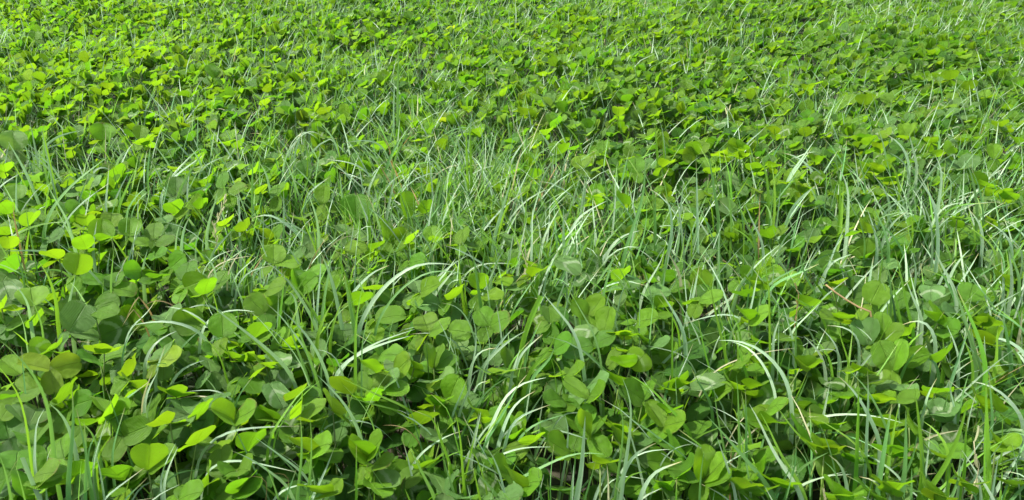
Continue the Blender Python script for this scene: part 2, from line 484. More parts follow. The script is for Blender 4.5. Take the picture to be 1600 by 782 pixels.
# ------------------------------------------------------------------ what stands where (read off the photograph)
LEAVES = """
@0 586
925 598 l|935 440 185|1085 455 70#heart-shaped bright lime clover leaf standing alone with a dark centre fold
690 255 l|600 120 70|800 200 60|690 185 60
765 385 m|710 235 110|940 310 150#smooth mid-green clover leaf with one long oval leaflet held out sideways
180 310 p|60 195 60|240 190 140
105 145 l|240 130 70
60 400 d|20 230 180|165 320 110
210 440 m|150 340 110|260 310 100
440 205 m|560 150 130
390 165 m|425 30 55
100 590 m|115 450 170|190 765 85
200 650 l|330 590 90|330 700 110|400 600 60
450 680 m|545 560 150|350 660 80
455 750 p|550 690 100
780 660 m|680 590 110|890 640 110|770 715 50
1100 140 m|1040 70 120|1145 120 60
1190 250 p|1110 165 110|1030 270 90|1070 330 60
1060 300 l|950 270 110
945 300 m|950 130 60
1230 280 m|1275 150 90
1225 430 l|1280 320 110
1020 420 d|1160 385 100
1110 780 l|1250 720 110
0 160 m|70 100 90
0 690 d*|100 680 120
400 520 m|370 380 130
540 320 m|600 260 100
860 85 l|810 20 40
@320 586
100 635 m|95 450 135#upright oval mid-green clover leaflet on a dark stalk near the lower edge
185 285 l|50 200 110|300 200 60
20 215 p|110 95 110
160 150 d|250 200 90
490 210 p*|410 40 140|425 130 45#tall oval clover leaf with a pale smudge behind a yellow-green stem
545 160 m|600 50 75|700 120 55
600 240 l|735 190 60|590 150 80
275 510 d*|495 440 120#dark clover leaf with a white chevron lying under a pale blade
265 475 m|320 345 140
400 600 d|480 520 90
655 480 l|555 370 80|770 420 120#twin lime clover leaflets behind a thin upright blade
670 500 m|660 570 90|840 530 90
1010 510 l|885 450 130|930 395 65|1120 390 100#four-lobed fresh clover leaf spread open on a pale stalk
1050 560 l|1140 560 110
890 650 d|1020 570 100
1030 680 p*|1210 670 110
1035 670 l|1110 750 60
750 690 p|850 620 60
740 745 l|640 660 60|840 720 60
900 120 l|820 0 120
1110 60 l|1250 110 110
1090 70 p|1200 10 90
1080 160 m|985 130 110
800 230 l|780 140 80
850 250 d|980 230 150
430 270 m|400 200 100|330 265 50
650 300 l|690 270 50
20 680 m|10 600 90
100 720 d|60 660 120
60 780 m|240 770 90
200 740 m|270 620 80|330 700 90
200 600 l|130 610 40|260 580 40
240 20 m|330 110 110
840 470 d|790 500 100
@640 586
245 165 l|300 15 155#large round bright lime clover leaflet with a fine centre vein, near bending grass
100 150 d|10 60 150
155 190 l|110 110 80|225 140 50
45 310 m|130 210 130
240 260 m|230 180 60
165 40 p|120 20 50|240 10 50
480 600 m*|420 440 110|530 450 60#broad clover leaf with pale mottling under crossing grass blades
220 740 p|140 590 105|260 600 70#pale quilted clover leaf with deep side veins by the lower edge
350 780 p|300 735 100
640 640 l|530 560 110
690 700 l|640 570 80|800 650 120
530 780 p|690 740 110
530 510 m|620 530 60
740 440 l|735 315 60|790 385 50
850 420 m|835 315 45
1000 490 l|880 395 110#rounded lime clover leaflet topped by an arching yellow-green blade
1120 140 l|960 30 90|1220 110 110
1120 60 p|1210 30 60
960 160 m|850 150 100
1020 190 m|890 220 90
1060 360 m|990 210 100|1150 210 110
1130 380 l|1200 250 110|1030 250 50#lime clover leaf with crumpled cupped leaflets behind a wide silver blade
1277 350 l|1230 270 70
1180 520 d*|1150 410 130
1190 560 l|1260 520 50
930 720 d|870 670 80|960 700 80
800 560 d|780 490 130
90 580 m|60 470 100|150 500 100
430 260 l|400 190 80
200 380 p|250 290 80|100 380 50
380 330 m|340 280 60
@960 586
180 165 m|60 60 130|220 20 100
390 90 l|400 0 130|470 30 80
310 80 l|290 45 60
310 320 l|210 160 100|450 290 120#bright clover leaf opened like wings below a thin slanting blade
310 250 m|370 190 120
500 300 d|540 160 130
470 80 p*|690 20 90#large silvery clover leaflet with a pale patch and upturned edge
740 80 l|720 15 60
850 90 l|930 40 70
880 150 m|820 90 90
880 155 p*|1000 130 135#round clover leaflet speckled with pale mottling beside a small green one
950 215 l|1060 175 30
930 300 l|835 270 80|1030 280 80
700 230 d|660 140 120|780 160 110
100 430 p|230 390 90
30 420 l|0 310 90
50 350 l|0 280 60
480 400 m|570 300 110
370 480 m|280 360 120|380 370 110
350 550 m|220 530 150
560 650 l|550 450 130|690 520 110#tallest glowing lime clover leaf, lit through, with two upright leaflets near the lower edge
600 655 l|700 640 90
730 630 l|850 625 50
480 520 d|430 460 120
400 600 m|500 580 110|480 650 90
870 560 m|900 455 120|1010 500 80
900 650 m|920 550 90
800 480 p|850 440 60
770 720 l|860 690 60
900 760 m|960 690 120
1040 700 l|1000 650 90|1090 680 90
300 720 m|260 640 90|350 650 70
340 780 p|320 690 60
760 600 l|720 540 50
1180 220 d*|1130 150 100|1270 190 110
1200 230 l|1270 310 80
1160 380 m|1150 290 80
1277 480 l|1230 400 100
30 60 m|0 0 100
@1280 586
120 100 d*|40 10 100
140 130 m|210 150 50
300 20 l*|410 20 80
320 170 l|270 110 70|440 120 80#flat lime clover leaf crossed by thin blade shadows
470 150 l|600 140 60
430 340 m|350 240 130|500 260 130
50 340 l|0 270 110|110 290 70
30 500 l|10 380 130|130 420 90
200 540 m|170 480 90|270 500 70
490 510 m|400 430 110|530 450 80
440 740 l|400 640 110|520 660 100
120 780 l|70 670 70|200 720 80
330 760 m|300 680 100
220 700 d|290 660 90
700 780 l|680 640 90|790 740 110
550 730 p|630 710 70
900 700 l|880 620 70|970 660 80
1100 420 l|1090 350 70|1230 440 110
800 300 p*|700 160 120#curled pale clover leaflet with white blotches among tall grass
740 220 p*|830 240 90
560 330 l|580 230 60
690 400 p|650 330 60
1150 300 d|1220 200 120
1100 220 l|1080 100 80
1000 180 l|980 100 60
1200 60 d|1140 10 100
720 110 l|760 90 40
720 500 m|700 450 90|950 460 70
1230 700 d|1180 650 100
500 60 p|560 90 70
@0 390
470 160 l|500 20 150#rounded upright mid-green clover leaflet raised above pale grass tips
370 60 l|290 20 70
100 130 m|30 60 120
0 220 p|60 140 120
70 320 p*|20 200 150
210 355 l|190 230 155
480 190 m|670 200 70
700 240 m|750 150 90|850 270 90
590 370 m|740 310 110
590 390 l|720 390 60
880 130 m|780 130 110
430 515 p|540 335 175|620 545 60#glossy ribbed clover leaf curling over like a shell
610 545 d*|810 470 165
650 650 l|575 590 90|715 590 90
620 690 m|780 630 30|500 680 60
180 600 d*|60 480 110|340 500 110
330 640 m*|180 600 110|340 560 90
310 750 y|110 690 90|505 700 135#yellowing clover leaf with one golden leaflet and one blotched pale leaflet
130 780 l|0 690 110
40 480 p|20 420 80
50 470 m|150 440 60
10 370 l|20 330 60
220 470 m|230 400 70
1060 120 m|1150 40 110
960 40 m|1020 30 60
1160 190 m|1170 70 110
1150 240 l|1277 190 150
960 180 m|1000 150 80|920 210 60
1070 460 p|990 400 100|1090 340 80
1070 470 m|1270 430 160|1200 600 120
990 540 m|900 450 80
870 560 d|980 560 110
1010 690 y|1130 680 115#round yellow-green clover leaflet beside a pale furled bud leaf
1005 680 p|1045 570 60
820 780 l|835 680 60
760 700 p|800 620 70
@320 390
430 90 l|430 -30 140|600 70 50#bright clover leaf with one tall leaflet over a fan of pale flattened grass
0 280 l|20 170 110
60 260 m|140 140 80
390 250 l|490 220 90
590 260 m|560 120 90|690 160 110
640 140 l|740 130 70
130 290 d*|220 220 110|80 210 110
375 400 m|270 290 130|470 320 130
115 550 l|110 390 160#broad lime clover leaflet ending in a neat point on a thin dark stalk
300 560 m|370 450 110|400 560 90
450 620 m|460 500 70
540 620 l|500 590 50|580 600 50
1060 440 l|1250 400 110#horizontal bright lime clover leaflet with wavy edge between two blades
930 350 l|1000 260 110
1080 250 l|1020 220 70
1060 330 d|1180 300 130
1060 120 m|1060 90 50|1100 130 50
1090 670 m|1080 560 80|1220 640 90
870 600 d|860 460 150|930 590 60#dark rounded clover leaf hidden low between slender upright blades
700 560 p|720 500 60|640 520 50
1000 560 d|1050 500 100
820 730 d*|850 670 100
1160 760 p|1240 660 100
1180 770 l|1277 680 120
1070 770 l|985 680 60
280 700 m|330 650 110|200 680 90
180 680 l|140 620 60
110 640 m|10 630 60|190 580 50
150 760 d|120 680 90
380 730 l|350 690 50
500 740 p*|410 660 110|610 680 100
40 760 p|10 680 90
1240 640 d|1250 580 80
@640 390
0 90 m|90 60 90
60 280 p|30 190 110
70 270 l|180 210 100
150 190 l|200 200 90
250 250 d|270 180 100
270 310 l|300 215 90#small lime clover leaf with two tiny dark spots
430 250 l|430 155 130
450 290 d|550 250 110
460 290 l|570 300 50
620 230 p|540 190 80|690 160 80|700 240 60#silvery blue-green clover leaf with three spread leaflets on a tall stalk
600 150 l|600 110 50
190 365 p|40 300 110|325 410 115#pale silvery clover leaf with two long veined leaflets laid end to end
125 515 l|80 405 150|245 465 40
240 500 m|380 520 140
500 480 m|430 370 130|620 420 120#pair of round mid-green clover leaflets with a small bud in front
880 460 m|870 350 120
1115 410 l|1015 330 110|1210 290 110#butterfly-shaped bright lime clover leaf on a reddish stalk
1215 525 l|1240 355 120#egg-shaped yellow-green clover leaflet with a straight pale centre line
900 630 m|1020 560 110
1145 600 m|950 650 130|1277 520 90
1030 560 p*|1150 470 100
1060 500 d|1040 420 110
150 745 m|120 580 70|280 640 130|180 590 80#three-part green clover leaf with closed upright leaflets on a pale stalk
30 740 m|20 670 90
260 770 d|330 740 60
610 740 m|600 610 80
500 780 p|480 755 100
540 780 p|600 745 70
540 610 p|570 580 50
1070 150 p*|920 50 100
1100 120 d*|1200 80 130
980 780 l|1090 750 60
750 100 m|730 60 70
760 170 l|830 110 60
1270 660 d|1240 580 100
1160 480 p|1180 430 60
620 580 d|690 540 80
@960 390
30 200 m|60 110 100
60 250 p|130 180 100
180 280 p|350 250 80
340 260 m|470 310 90|470 220 60
210 200 m|190 150 50
520 310 d|600 210 100
530 320 l|680 300 80
260 360 m|340 310 100
140 455 l|270 420 110#lone round lime clover leaflet tilted over dark blue-green leaves
60 540 l|0 510 60|120 510 50
170 560 m|150 500 80
250 400 m|310 430 80
220 600 p|340 580 40|240 540 60
840 440 l|800 360 100|960 380 90#broad green clover leaf shaped like a shallow bowl amid the tall grass
840 300 m|780 270 70
860 470 p|940 450 50
870 230 l|850 180 80|940 200 110
800 180 m|890 130 110
1170 350 m|1250 290 110
900 580 m|960 560 50
1090 540 l|1020 550 50
100 740 l*|200 640 170|20 680 110#largest ruffled clover leaf, light green with a toothed edge
60 640 l|110 610 60
450 640 d|400 550 60|545 560 40|550 650 60#dark star-shaped leaf with narrow pointed leaflets and pale tips
740 720 l|840 700 60
310 760 d|480 750 90
800 760 m|920 770 80
1120 740 d|1020 690 90
1160 740 l|1140 650 80|1270 690 90
880 710 m|930 700 50
@1280 390
90 230 l|60 180 60|130 180 60
320 340 l|390 200 150#arched clover leaflet shading a darker folded one just above a dry stem
210 310 d|350 300 80|230 200 70
470 380 m|520 250 110
130 430 l|20 420 60|190 390 90
300 595 p|230 440 100|350 430 100
400 540 l|400 390 100|520 500 90#bunched clover leaf, part pale and part lime, at the foot of a dry stem
455 755 l|380 570 150|520 560 100#fan-shaped pale lime clover leaf with deep grooves beside an arching wide blade
550 700 m|680 650 110
680 640 p|690 590 50
760 700 l|790 600 80
740 460 l|680 370 70|730 330 60
740 490 m|870 500 110
700 330 p*|700 220 130|790 260 60
860 410 p|790 380 60|900 390 60
930 330 m|960 220 130
1020 480 m|960 410 90|1110 430 110
1050 600 l|970 510 80|1120 490 80|1090 580 80
640 340 p|640 300 50
230 760 l|250 720 60|330 740 80
1150 220 m|1140 140 90
20 280 d|20 240 90
550 540 m|570 490 80
1200 680 d*|1140 690 100|1240 640 100
@0 194
90 165 p|80 40 130#pale round clover leaflet standing at the edge of the grassy band
640 100 l|640 -10 130#cupped round yellow-green clover leaflet above curving pale blades
870 100 l|880 10 80
920 130 l|930 80 60|840 100 50
680 130 d|790 120 70
790 70 m|830 40 70
30 300 l|20 240 100
1100 450 p|1100 330 120|1040 400 80
110 470 m|90 370 100
60 560 l|0 480 90
190 620 m|170 520 90
170 640 m|210 540 80
430 560 m|490 500 110|400 480 70
540 640 m|530 560 100
690 650 l|700 550 110
620 730 l|640 590 130|700 690 60#bright lime clover leaf with a pale blade rising in front
500 660 p|540 640 80
540 780 l|500 700 110
810 705 l|810 590 120|930 750 40#lime clover leaf with one drooping twisted leaflet
970 740 m|1090 715 60
960 720 m|960 610 100
1100 560 l|1070 480 110|1150 560 70
1050 620 p|1010 590 80
300 720 p|250 690 40|390 680 40
60 780 l|50 710 100
450 160 l|450 140 70
1100 280 l|1110 260 70
@320 194
110 400 m|110 300 70
150 440 l|260 380 60
350 430 l|350 380 80
450 450 l|460 370 80
130 630 l|140 570 80
250 670 l|250 610 90
410 720 l|350 640 60|480 640 60
410 780 l|410 730 100
740 500 l|740 380 90
945 595 m|940 435 190#large half-round green clover leaflet held upright like a fan on a stout stalk
1265 585 l|1240 420 90#tall folded lime clover leaf sticking up beside white grass
900 690 p|820 620 60|1030 700 60
1165 740 l|1100 600 60|1277 670 130
870 780 l|1010 760 90
600 600 p|570 570 60|640 550 50
620 760 p|720 700 100
300 150 l|290 130 70
210 150 m|210 90 70
320 300 l|320 270 60
450 760 m|480 700 90
1060 780 l|1090 720 80
@640 194
935 190 l|890 110 80|975 110 70#small heart-shaped vivid lime clover leaf at the upper edge of the long grass
1080 280 l|1060 190 120
1160 290 p|1180 260 50
100 560 l|110 480 90
20 600 d|150 550 70
150 740 l|130 630 110|210 700 50
0 740 l|20 670 70
330 750 l|330 650 90
760 740 m|760 660 100
770 340 l|770 270 100
1160 500 m|1150 440 100
850 70 m|860 20 80
1030 160 m|1040 130 70
@960 194
510 195 l|570 110 90|430 190 100|480 110 90#three round lime clover leaflets raised highest above the shaded hollow
590 310 l|620 270 80|540 210 50
690 200 l|620 170 60|720 180 60
780 210 l|820 190 60|740 190 50
770 150 l|700 120 80|820 120 80
740 260 d|770 230 70
890 300 l|850 240 80|920 260 60
960 270 l|1020 240 60
140 310 m|130 205 110
300 270 l|350 220 70
320 400 l|320 340 60
570 440 l|560 400 60
760 380 p|690 290 60
640 480 p|750 560 90
60 500 l|50 420 90
880 420 p|860 380 60
460 600 p|420 570 70
1000 70 l|960 10 60|1020 70 60
1160 430 l|1190 400 80|1140 370 50
1250 240 l|1250 200 80
@1280 194
1160 470 l|1140 395 90|1210 430 80#vivid lime clover leaf beside a dark gap in the upper patch
900 380 d|860 310 80|960 350 60
1030 390 l|960 310 70|1070 360 80
1090 220 l|1090 120 70
700 120 l|700 70 80
820 100 p|820 70 60
320 130 l|310 80 90
380 160 l|380 110 90
270 300 l|250 220 60
340 300 l|380 240 90|320 250 60
440 360 l|400 330 60|470 320 60
780 170 l|840 130 80
1080 600 l|1110 590 60
1160 10 l|1130 10 60
280 670 l|290 600 90
860 590 l|830 570 60|900 575 50
1040 480 p|1070 440 60
1230 120 m|1220 70 60
600 380 d|620 330 100
%0 0
165 190 l|165 145 45
1015 365 l|1015 315 50|975 300 50
1240 495 l|1240 462 48
505 418 l|505 385 50
740 402 l|735 370 45
%533 0
590 520 l|590 490 60
1300 545 l|1300 495 60
855 540 l|850 505 55
%1066 0
1255 375 l|1255 325 65
1345 425 l|1345 375 60
1490 600 l|1490 565 60
590 430 l|590 392 55
860 495 l|860 445 80
"""
BLADES = """
@0 586
g 24:345 600,325 380,300 200,265 80,205 0,140 -100,60 -170,0 -215#long curving green blade that passes over the yellowing clover leaf
s 62:480 520,460 420,420 300,370 220,310 180#widest short silvery blade bent over at its top
g 30:425 782,440 500,460 300,450 90#straight dark green upright blade near the lower corner
g 28:580 782,550 560,510 350,475 210
s 26:215 560,225 400,220 290,275 215
s 22:250 782,200 660,140 515#cut pale stem with a white tip
g 22:70 782,40 620,0 510
g 22:700 560,710 430,750 300,780 200
g 18:590 590,620 430,660 280
s 42:900 200,930 80,985 -20
b 20:885 190,920 60,950 -20
s 26:1020 700,1060 560,1110 450
s 24:640 782,740 700,900 580
g 18:770 782,840 720,920 640
g 18:1070 620,1170 600,1277 590
s 16:940 782,1040 720,1120 685
g 24:730 190,830 120,930 40
b 20:1277 130,1170 140,1060 160
g 16:550 460,600 380,640 300
y 22:600 540,650 440,715 345
g 12:655 190,640 80,630 0
@320 586
y 20:400 400,470 285,575 130,670 50#yellow-green jointed grass stem leaning across clover
s 30:970 390,930 280,870 180,790 90,700 0
y 20:1277 215,1130 150,1000 90,850 20
s 22:30 420,180 345,400 325,600 320
s 14:770 300,900 285,1020 290,1100 340,1190 430
s 20:640 640,560 570,440 480,370 430,320 395#pale straight blade resting on the white-chevron clover leaf
g 22:575 782,600 560,605 400,595 250
g 18:500 782,540 680,580 560
g 18:460 782,430 680,380 570
s 22:520 700,420 620,300 530,160 470
y 20:945 782,945 600,945 430
g 10:1060 380,1050 290,1010 200
g 10:660 640,650 570,640 505
r 8:380 750,405 680,350 620,250 640
r 8:1277 350,1200 310,1110 315
s 28:450 750,520 700,640 680
g 18:210 130,260 60,310 0
g 10:715 370,750 290,785 220
@640 586
s 52:480 420,520 300,600 130,700 50,850 18#broad silver blade arching over and shining along its upper side
s 26:590 450,640 300,700 250,880 185
s 38:390 470,420 340,445 230
g 24:450 480,530 330,620 180,670 60,730 0
s 22:310 240,370 100,410 0
g 18:340 330,480 100,640 0
y 20:340 720,325 500,310 350,285 230
y 22:260 590,200 420,150 280,130 262,60 235,0 215#blade sharply kinked so its outer half lies level
g 38:160 782,80 620,0 450
g 28:290 782,250 650,210 520
s 20:600 782,570 640,510 480,460 430
s 14:620 650,500 590,380 520,270 485
s 18:530 520,640 470,740 450,880 450
g 28:620 690,740 620,900 540,1000 495,1100 480,1210 495#long green blade sweeping sideways and bleaching towards its tip
s 46:1040 782,1070 600,1085 400,1095 260#broad upright silvery blade with a needle tip
g 20:1090 782,1130 650,1160 530
g 12:880 782,880 620,900 430
y 28:440 782,420 690,400 590
g 28:560 782,500 700,410 600
b 22:1240 782,1240 650,1230 560
s 14:860 370,930 330,1000 375,1100 390,1190 440
s 16:980 480,990 330,965 240
g 20:820 782,810 670,800 580
y 12:640 600,700 480
s 20:60 500,150 430,250 370,330 350
y 14:300 640,400 590
g 24:680 400,800 300,960 250
s 16:740 150,755 80,760 20
s 12:780 782,880 715
@960 586
g 32:1010 782,900 620,770 470,640 320,580 260#long dark green blade slanting past the glowing lime clover leaf
s 24:760 782,720 620,670 480,640 390
y 22:470 350,400 270,320 180,200 60,90 0
y 22:650 560,550 450,400 340
s 26:40 782,60 600,90 420,105 250,105 150,50 20
s 46:160 782,200 680,270 600,420 540#wide pale blade folded over at a right angle by the lower edge
s 42:30 700,80 560,140 480,260 425
s 16:100 530,200 475,350 465
s 14:290 550,380 450,490 430
g 12:490 560,380 460,200 340,20 220
g 20:530 782,540 600,560 480
g 38:310 160,340 60,350 0
g 24:780 560,775 350,770 100,760 0
y 20:850 410,820 250,790 100
s 28:1110 260,1100 130,1060 0,950 -130,800 -215,650 -215#tall blue-white blade bowed in a smooth half circle
s 28:1180 782,1100 640,1000 500,940 370,880 240,840 180
y 20:1277 520,1130 360,1000 180
b 11:940 300,1080 280,1200 255,1277 262
g 16:1080 720,1130 550,1130 370
g 20:700 560,640 250,620 60
g 16:1000 740,1090 600,1130 480
r 12:725 540,730 440
s 12:790 300,700 240,600 195
g 24:600 170,540 80,480 -40
s 16:720 782,620 720,540 680
y 24:385 782,390 640
g 20:1100 250,1170 100,1210 0
s 9:1250 150,1225 30
y 16:850 782,740 660
g 16:1220 590,1180 500,1130 440
s 16:70 782,0 690
@1280 586
s 28:380 430,300 240,220 100,110 0
y 28:230 600,235 400,245 200,240 0
g 38:380 640,410 450,440 260,455 180#wide blue-green blade standing upright before a flat lime clover leaf
g 32:520 740,540 500,540 220
y 42:640 640,635 450,610 200,590 60#thick yellow-green grass shoot rising straight up
y 32:670 740,780 580,870 380,930 150#bright green blade leaning across the darker upright shoots
y 24:905 600,910 400,930 250
s 28:650 240,680 120,735 20
s 20:850 260,820 120,810 30
s 16:970 155,860 80,800 30
s 20:0 265,200 245,400 265,520 300
s 34:180 782,160 620,120 530,60 500
s 28:450 782,390 690,320 640,250 635
s 16:470 600,330 520,230 460,130 430
g 20:530 630,590 500,610 370
g 20:1277 330,1200 340,1050 370,860 415
g 20:1277 450,1150 440,1000 480
s 28:1277 310,1220 200,1150 120,1060 60,950 40
y 28:1060 680,1050 400,1040 100,1040 0
g 18:1080 300,1070 150,1060 0
s 26:1090 780,1000 640,890 470
s 20:1080 720,1100 600,1120 500
s 30:1010 782,1000 690,985 620
g 24:985 782,920 680,840 590
g 18:780 782,800 650,805 550
b 22:660 400,780 360,880 345
y 28:810 500,770 400,720 330,650 290
y 24:320 590,230 430,100 340,0 280
g 18:110 680,60 450,0 300
s 24:30 240,65 60
s 14:300 782,330 660
s 20:1277 510,1200 520,1120 560
s 14:1277 620,1140 605
g 20:870 250,900 100,930 0
b 10:1160 160,1220 90,1277 20
@0 390
y 26:365 500,350 320,310 190,270 100,240 75#pale yellow-green blade with a hooked brown tip
s 26:195 490,180 360,140 270,70 200
s 26:900 740,920 650,990 560,1100 510
s 24:1277 545,1200 490,1080 450,940 450,820 475
s 42:890 110,910 50,920 0
s 28:755 130,775 70,800 40
g 16:150 200,120 60,100 0
s 16:280 12,140 8,0 10
s 24:430 340,460 220,470 160
g 18:690 260,700 100,710 0
s 18:830 470,900 420,970 320
r 14:945 410,900 340,860 300,790 420#bent tan dry blade folded into a sharp peak
r 12:1050 330,950 315,900 350
s 20:1277 340,1200 360,1130 380
s 24:1100 782,1180 720,1277 690
s 24:970 782,1000 690,1030 600
g 18:1110 640,1180 560,1277 480
@320 390
s 24:540 782,420 650,250 510,100 400,20 335#long pale blade falling diagonally across dark clover
s 20:640 650,560 530,460 400,380 335
s 28:760 782,700 640,600 490,480 380
s 22:0 470,60 410,150 380,250 375,310 390
s 28:690 470,640 380,560 250,450 120,380 80
s 28:850 460,820 300,780 150,710 -10
g 28:930 490,900 330,870 180
s 32:960 490,1030 350,1120 230,1277 110,1400 80,1540 95#great silvery blade arching far out from a low tuft
s 32:900 310,960 230,1050 140,1150 100
y 26:940 782,940 600,945 430,990 200#bright yellow-green blade rising ramrod straight from a tuft
y 20:670 470,660 320,620 200
g 28:735 390,790 50,785 0
y 38:700 570,740 430,800 320
g 18:730 690,790 510
y 20:460 500,480 330,500 140
g 22:690 782,620 600,540 380
y 18:130 782,90 650,0 550
s 28:575 400,560 280,520 260
s 18:850 750,790 640,700 625
s 28:860 720,1050 610,1277 540
y 14:920 130,980 50,1090 0
g 14:1145 560,1180 420
s 24:70 190,60 110,0 30
s 16:180 190,250 110,330 40
b 14:140 180,170 90,230 0
s 14:220 200,290 130,420 100
b 12:60 110,170 60,300 40
s 22:345 150,345 30
s 14:390 180,440 100
s 10:10 100,90 30,200 0
b 12:100 150,130 60,150 0
s 12:240 170,250 60
s 14:300 180,370 90
s 10:1180 150,1190 60,1170 0
@640 390
y 34:700 600,750 440,820 290#flat pale green blade broken off square at its end
s 26:1090 782,1060 600,1000 470,900 360,820 260#silvery blade curving down in front of a ruffled clover leaf
s 16:380 782,410 640,415 500,385 400
s 28:380 750,410 670,460 620,540 615
s 28:450 740,540 640,630 560,720 510
s 28:640 782,690 620
s 26:680 680,760 590,830 530
y 38:740 782,830 670,890 600,910 530
y 14:580 782,640 750,740 735
g 24:440 330,420 180,390 0
s 38:160 280,230 190,290 110
y 24:315 200,310 120,305 30
s 20:580 600,560 450,540 335
s 12:400 530,340 400,270 340,200 335
s 12:400 110,520 85,640 90
s 12:240 545,120 520,0 530
s 10:290 780,290 640,260 560
s 14:1030 410,990 320,940 260
y 18:1190 240,1110 195,1050 150
s 18:920 350,940 280,990 150
g 18:800 280,760 220,720 170
y 16:950 782,920 710,890 680
s 18:850 190,890 80,930 0
g 22:1210 270,1250 120,1277 0
g 20:450 150,470 0
s 24:520 130,590 0
s 18:640 130,720 70,740 0
s 16:610 100,620 0
y 38:800 180,820 60,815 0
g 20:150 140,150 30
@960 390
s 32:180 270,230 180,300 60,310 0#blue-white blade with a hard bend rising from clover
g 38:300 190,325 80,330 0
s 32:490 300,510 200,530 100
y 20:700 700,660 520,620 350,590 170
s 28:440 560,400 440,330 330,280 250
y 14:360 700,362 500,360 300
y 20:970 660,965 420,960 200,900 0
s 24:990 690,990 550,1020 460,1050 390
s 18:1120 600,1090 480,1050 340
b 10:650 740,850 660,1000 630,1140 615
s 14:760 410,600 415,430 465
y 16:780 500,700 340
s 24:1277 640,1230 590,1180 540
s 20:1110 510,1200 420,1277 340
g 18:1130 740,1130 520,1150 330
s 18:860 330,880 220,900 130
s 34:780 230,850 140,890 60
g 36:1010 210,1150 150,1277 90
g 24:1250 260,1190 180,1150 0
b 30:415 210,390 110,330 20#dead whitish blade, broad and papery, slumped in the grass
r 10:180 140,150 90
y 16:770 580,740 470,715 360
s 12:640 570,700 480
s 10:430 660,340 630,200 600
s 10:650 770,560 720,500 680
s 14:30 330,60 230,90 190
y 14:1277 400,1120 300,1000 220
s 12:640 160,600 70,560 0
g 14:655 200,655 0
@1280 390
s 14:0 330,90 250,180 180
y 38:590 540,550 380,520 220,470 0#broad bright green blade towering beside the dry stem
s 24:640 430,590 320,560 240,540 190
s 48:720 700,725 560,690 470,620 430,520 470#wide silvery blade curled over in a tight arch
y 32:500 720,560 590,650 510
s 34:860 300,820 200,760 90,720 0
g 28:980 700,930 520,880 340,830 220
y 28:1040 782,1010 600,940 420,860 250
y 20:960 740,920 600,880 510
y 34:1100 740,1110 600,1110 500
s 24:1277 640,1200 580,1120 550,1000 545
g 24:1200 700,1170 560,1150 420,1080 400
y 28:780 700,770 550
s 34:1200 250,1195 100,1180 0
g 20:1277 505,1180 430,1030 350
s 24:590 250,605 120,570 0
y 14:920 220,780 170,650 120
g 12:1080 340,960 200,850 90
s 28:315 190,330 100,340 40
s 38:60 100,120 60,200 30
s 24:830 140,880 60,940 0
s 14:350 600,290 520,230 480
s 20:250 600,220 520,150 480,50 475
y 16:190 740,150 600,110 480
s 20:120 650,80 560,0 480
g 16:445 390,440 150,400 50
s 20:840 782,900 730,960 690
b 22:1260 460,1265 380
s 24:1150 440,1160 320
g 34:1250 200,1220 100,1190 0
@0 194
g 38:270 680,330 520,450 380,560 290,680 200#long green blade slanting up out of the pale grassy band
y 20:0 770,80 700,200 640,320 615,430 610
s 26:455 740,420 600,370 520,290 370
s 24:200 390,150 280,50 110
s 18:320 300,230 210,160 150
y 26:340 400,310 250,280 100,260 0
s 22:740 220,780 180,850 145
g 28:1110 450,1190 290,1277 160
y 20:735 550,790 400,850 270
s 20:660 510,670 400,680 250
y 16:650 540,580 370
s 14:0 390,140 300
s 14:1060 270,1000 180,940 100
g 16:920 320,940 120
g 24:790 560,850 450,920 390
r 12:130 782,90 600,80 480#thin tan dry stem standing near the edge of the clover
s 12:860 600,862 450
s 24:1130 782,1150 640,1190 570
s 28:1010 430,1100 320,1277 190
s 24:580 782,590 700,605 600
y 20:800 160,760 80,680 0
s 18:290 130,380 70,510 40
s 22:600 280,650 265,710 300
s 12:1220 750,1260 620
s 16:230 200,190 0
g 26:275 240,270 0
s 20:1240 220,1170 130
@320 194
s 38:10 700,30 600,80 430#chalky white blade catching the light, beside a seed head
s 20:60 782,120 720,180 650
s 16:490 720,495 560,490 400
s 22:610 720,500 620,400 560,290 590
s 28:710 782,700 600,630 400
y 14:690 782,620 620,590 500
y 34:1030 700,1020 520,1000 440
s 18:780 500,830 350
s 18:860 480,840 300
s 34:1130 600,1160 450,1190 300
s 16:1160 360,1240 310
s 24:1020 420,1050 340,1100 250
s 24:410 430,380 300,330 230
s 18:130 310,210 240
s 14:0 260,130 200
g 18:295 460,300 190
s 20:490 260,540 130
s 18:560 190,610 40
g 38:1170 300,1200 180,1277 20
s 18:830 160,780 60,720 -10
s 12:550 130,650 40,740 80
s 14:1000 290,900 240,750 220
s 12:1160 250,1100 130,1000 100,860 120
s 16:660 420,780 330
r 14:1150 150,1130 100,1090 65#small orange dried blade curling above the grass
s 14:1190 500,1060 410
@640 194
s 44:530 700,570 560,640 330#brightest white-green blade in the middle of the dense tuft
s 34:830 740,870 640,940 520
b 26:750 782,820 690
s 28:1000 680,1060 580,1150 520,1230 480
s 24:220 380,270 270
s 24:350 380,330 310,290 280
y 36:385 310,375 0
g 28:150 620,190 440,230 250
s 12:210 310,130 210,0 130
r 8:940 640,850 540
s 14:950 310,990 160
s 20:1080 520,1110 300
g 22:720 600,730 450
s 16:770 560,830 350
s 22:640 220,730 90
s 14:740 180,800 90
y 16:1080 180,1030 70,960 0
s 16:870 140,800 30
s 20:360 700,270 580
s 20:130 782,60 660
s 16:160 760,240 680
s 20:690 782,730 600
s 24:960 740,960 520
@960 194
g 28:70 782,120 640,180 440,195 200#long green blade swaying up past the clover at the grassy edge
s 32:340 782,360 650,340 500,300 430
g 28:30 440,60 300,95 160
